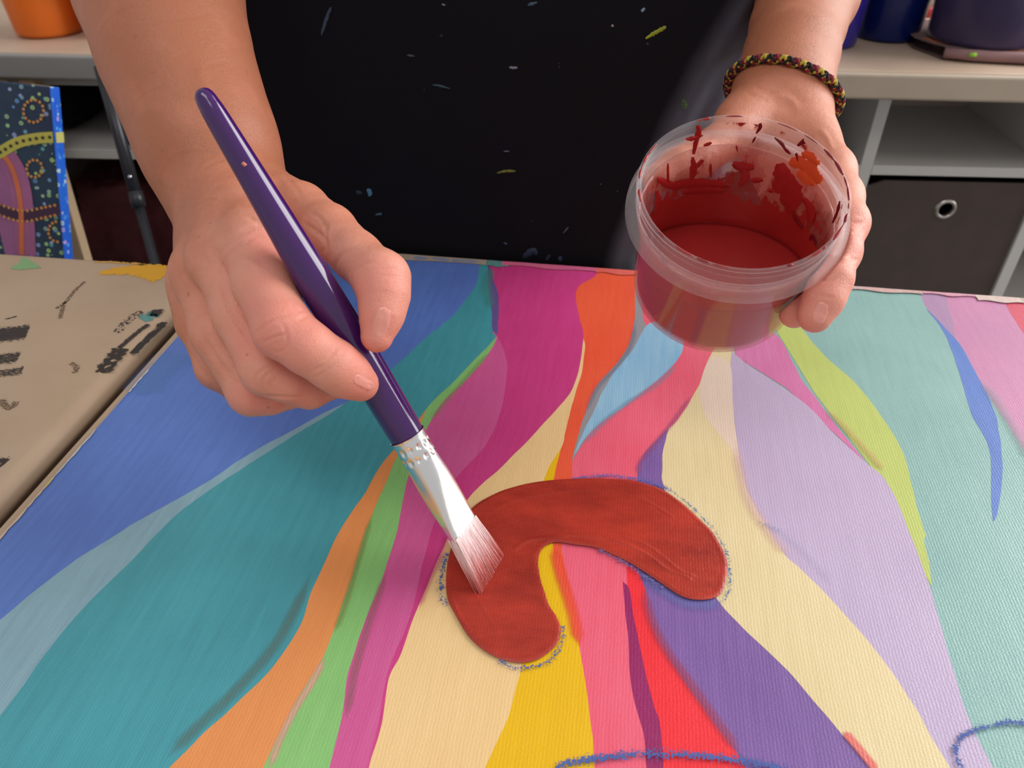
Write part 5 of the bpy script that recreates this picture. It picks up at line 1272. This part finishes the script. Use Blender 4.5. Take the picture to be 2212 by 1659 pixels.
for sx in (-.13, .10):
    V_, F_ = tube('', [Vector((sx, apron_y(sx, .455) - .001, .450)) - pi_, Vector((TX + (sx - TX) * .75, .585, .55)) - pi_, Vector((TX + (sx - TX) * .55, .655, .615)) - pi_, Vector((TX, .735, .60)) - pi_], .006, None, n=8, get=True)
    mesh_obj('apron_strap', V_, F_, black_c, painter).parent = ap
def on_apron(px, py):
    o_ = Vector((0, 0, H)); d = P(px, py, 1) - o_
    for q in np.arange(.40, .75, .0006):
        p = o_ + d * q
        if p.y > apron_y(p.x, p.z): return p
def splat(pts, w, rgb, label=None):
    V, F = [], []; c = catmull(pts, 6)
    for i, p in enumerate(c):
        d = (c[min(i + 1, len(c) - 1)] - c[max(i - 1, 0)]).normalized(); nr = Vector((-d.y, d.x)); k = math.sin(PI * (i + .5) / len(c)) ** .5 * (.7 + .6 * abs(noise.noise(Vector((p.x * .2, p.y * .2, 0)))))
        for s_, lift in ((-1, .0016), (0, .0023), (1, .0016)):
            q = on_apron(p.x + nr.x * w * k * s_, p.y + nr.y * w * k * s_); V.append(q + Vector((0, -lift, 0)) - pi_)
    for i in range(len(c) - 1):
        for j in range(2): a = i * 3 + j; F.append((a, a + 1, a + 4, a + 3))
    o = mesh_obj('paint_splash', V, F, simple('dried_paint', rgb, .6, .25, nscale=300), painter, True, label); o.parent = ap
for pts, w, rgb in (([(1074, 372), (1092, 368), (1114, 368)], 3.5, (106, 104, 34)), ([(1394, 82), (1410, 72), (1428, 62), (1438, 56)], 5, (140, 150, 30)), ([(1100, 144), (1110, 145), (1118, 145)], 4, (120, 120, 138)),
    ([(1088, 325), (1100, 325)], 2, (90, 88, 110)), ([(794, 406), (800, 414), (798, 422)], 6, (70, 120, 148)), ([(770, 412), (782, 416)], 5, (28, 44, 62)), ([(1385, 24), (1392, 16)], 4, (120, 140, 170)), ([(695, 75), (706, 40), (716, 14)], 5, (46, 66, 90)),
    ([(935, 182), (950, 184), (972, 190)], 3, (34, 62, 76)), ([(1140, 10), (1160, 4)], 4, (50, 80, 100)), ([(1474, 212), (1478, 226), (1474, 234)], 7, (58, 84, 48)), ([(1130, 555), (1150, 540), (1160, 548)], 9, (34, 44, 70)),
    ([(1180, 560), (1188, 548)], 4, (34, 44, 70)), ([(1206, 558), (1214, 556)], 7, (40, 54, 90)), ([(1088, 522), (1096, 526)], 3, (50, 60, 90)), ([(812, 462), (826, 460)], 3, (50, 80, 96)), ([(1228, 488), (1216, 502)], 2, (70, 74, 84)), ([(880, 118), (896, 120)], 3, (60, 60, 66)), ([(955, 8), (962, 10)], 3, (130, 130, 130)), ([(1320, 53), (1325, 56)], 3, (150, 130, 130))):
    splat(pts, w, rgb)

# --- braided bracelet
rc = P(1679, 222, .418); ex = P(1779, 240, .409) - rc; ey = P(1672, 134, .386) - rc
br = empty('bracelet', 'braided maroon, yellow and black cord bracelet on the wrist at right', 'bracelet', rc)
eu = ex.normalized(); ev = (ey - eu * ey.dot(eu)).normalized(); RB = []
for i in range(96):
    t = 2 * PI * i / 96; d = eu * math.cos(t) + ev * math.sin(t)
    q = np.array([np.array(rc + d * s_) for s_ in np.arange(0, .045, .0004)]); f_ = fl.sample(q); out_i = np.where(f_ < 0)[0]
    RB.append(.0004 * (out_i[-1] if len(out_i) else 60) + .0026)
RB = np.array(RB)
for _ in range(2): RB = np.maximum(RB, (np.roll(RB, 1) + np.roll(RB, -1) + np.roll(RB, 3) + np.roll(RB, -3)) / 4)
print('bracelet radii', RB.min(), RB.max())
def ringp(t):
    q = (t / (2 * PI) * 96) % 96; i = int(q); f_ = q - i; r_ = RB[i] * (1 - f_) + RB[(i + 1) % 96] * f_
    return (eu * math.cos(t) + ev * math.sin(t)) * float(r_)
fl_c = Vector((0, 0, 0))
def braid(k, sgn, rgb):
    N = 420; pts = []; turns = 26
    for i in range(N):
        t = 2 * PI * i / N; p = ringp(t); tg = (ringp(t + .01) - ringp(t - .01)).normalized(); nn = ex.cross(ey).normalized(); rd = nn.cross(tg)
        ph = sgn * (turns * t) + k; wv = 1 + .22 * math.cos(2 * turns * t + k * 2)
        pts.append(p + (rd * math.cos(ph) + nn * math.sin(ph)) * .00165 * wv)
    tube('braid_strand', pts, .00082, simple('cord', rgb, .8, .1, bump=.4, bscale=2500), br, 6, closed=True)
mar, yel, blk_ = (128, 28, 44), (180, 158, 52), (28, 20, 22)
for i, cx_ in enumerate((mar, yel, blk_)): braid(i * 2 * PI / 3, 1, cx_)
for i, cx_ in enumerate((mar, blk_, yel)): braid(i * 2 * PI / 3 + .6, -1, cx_)
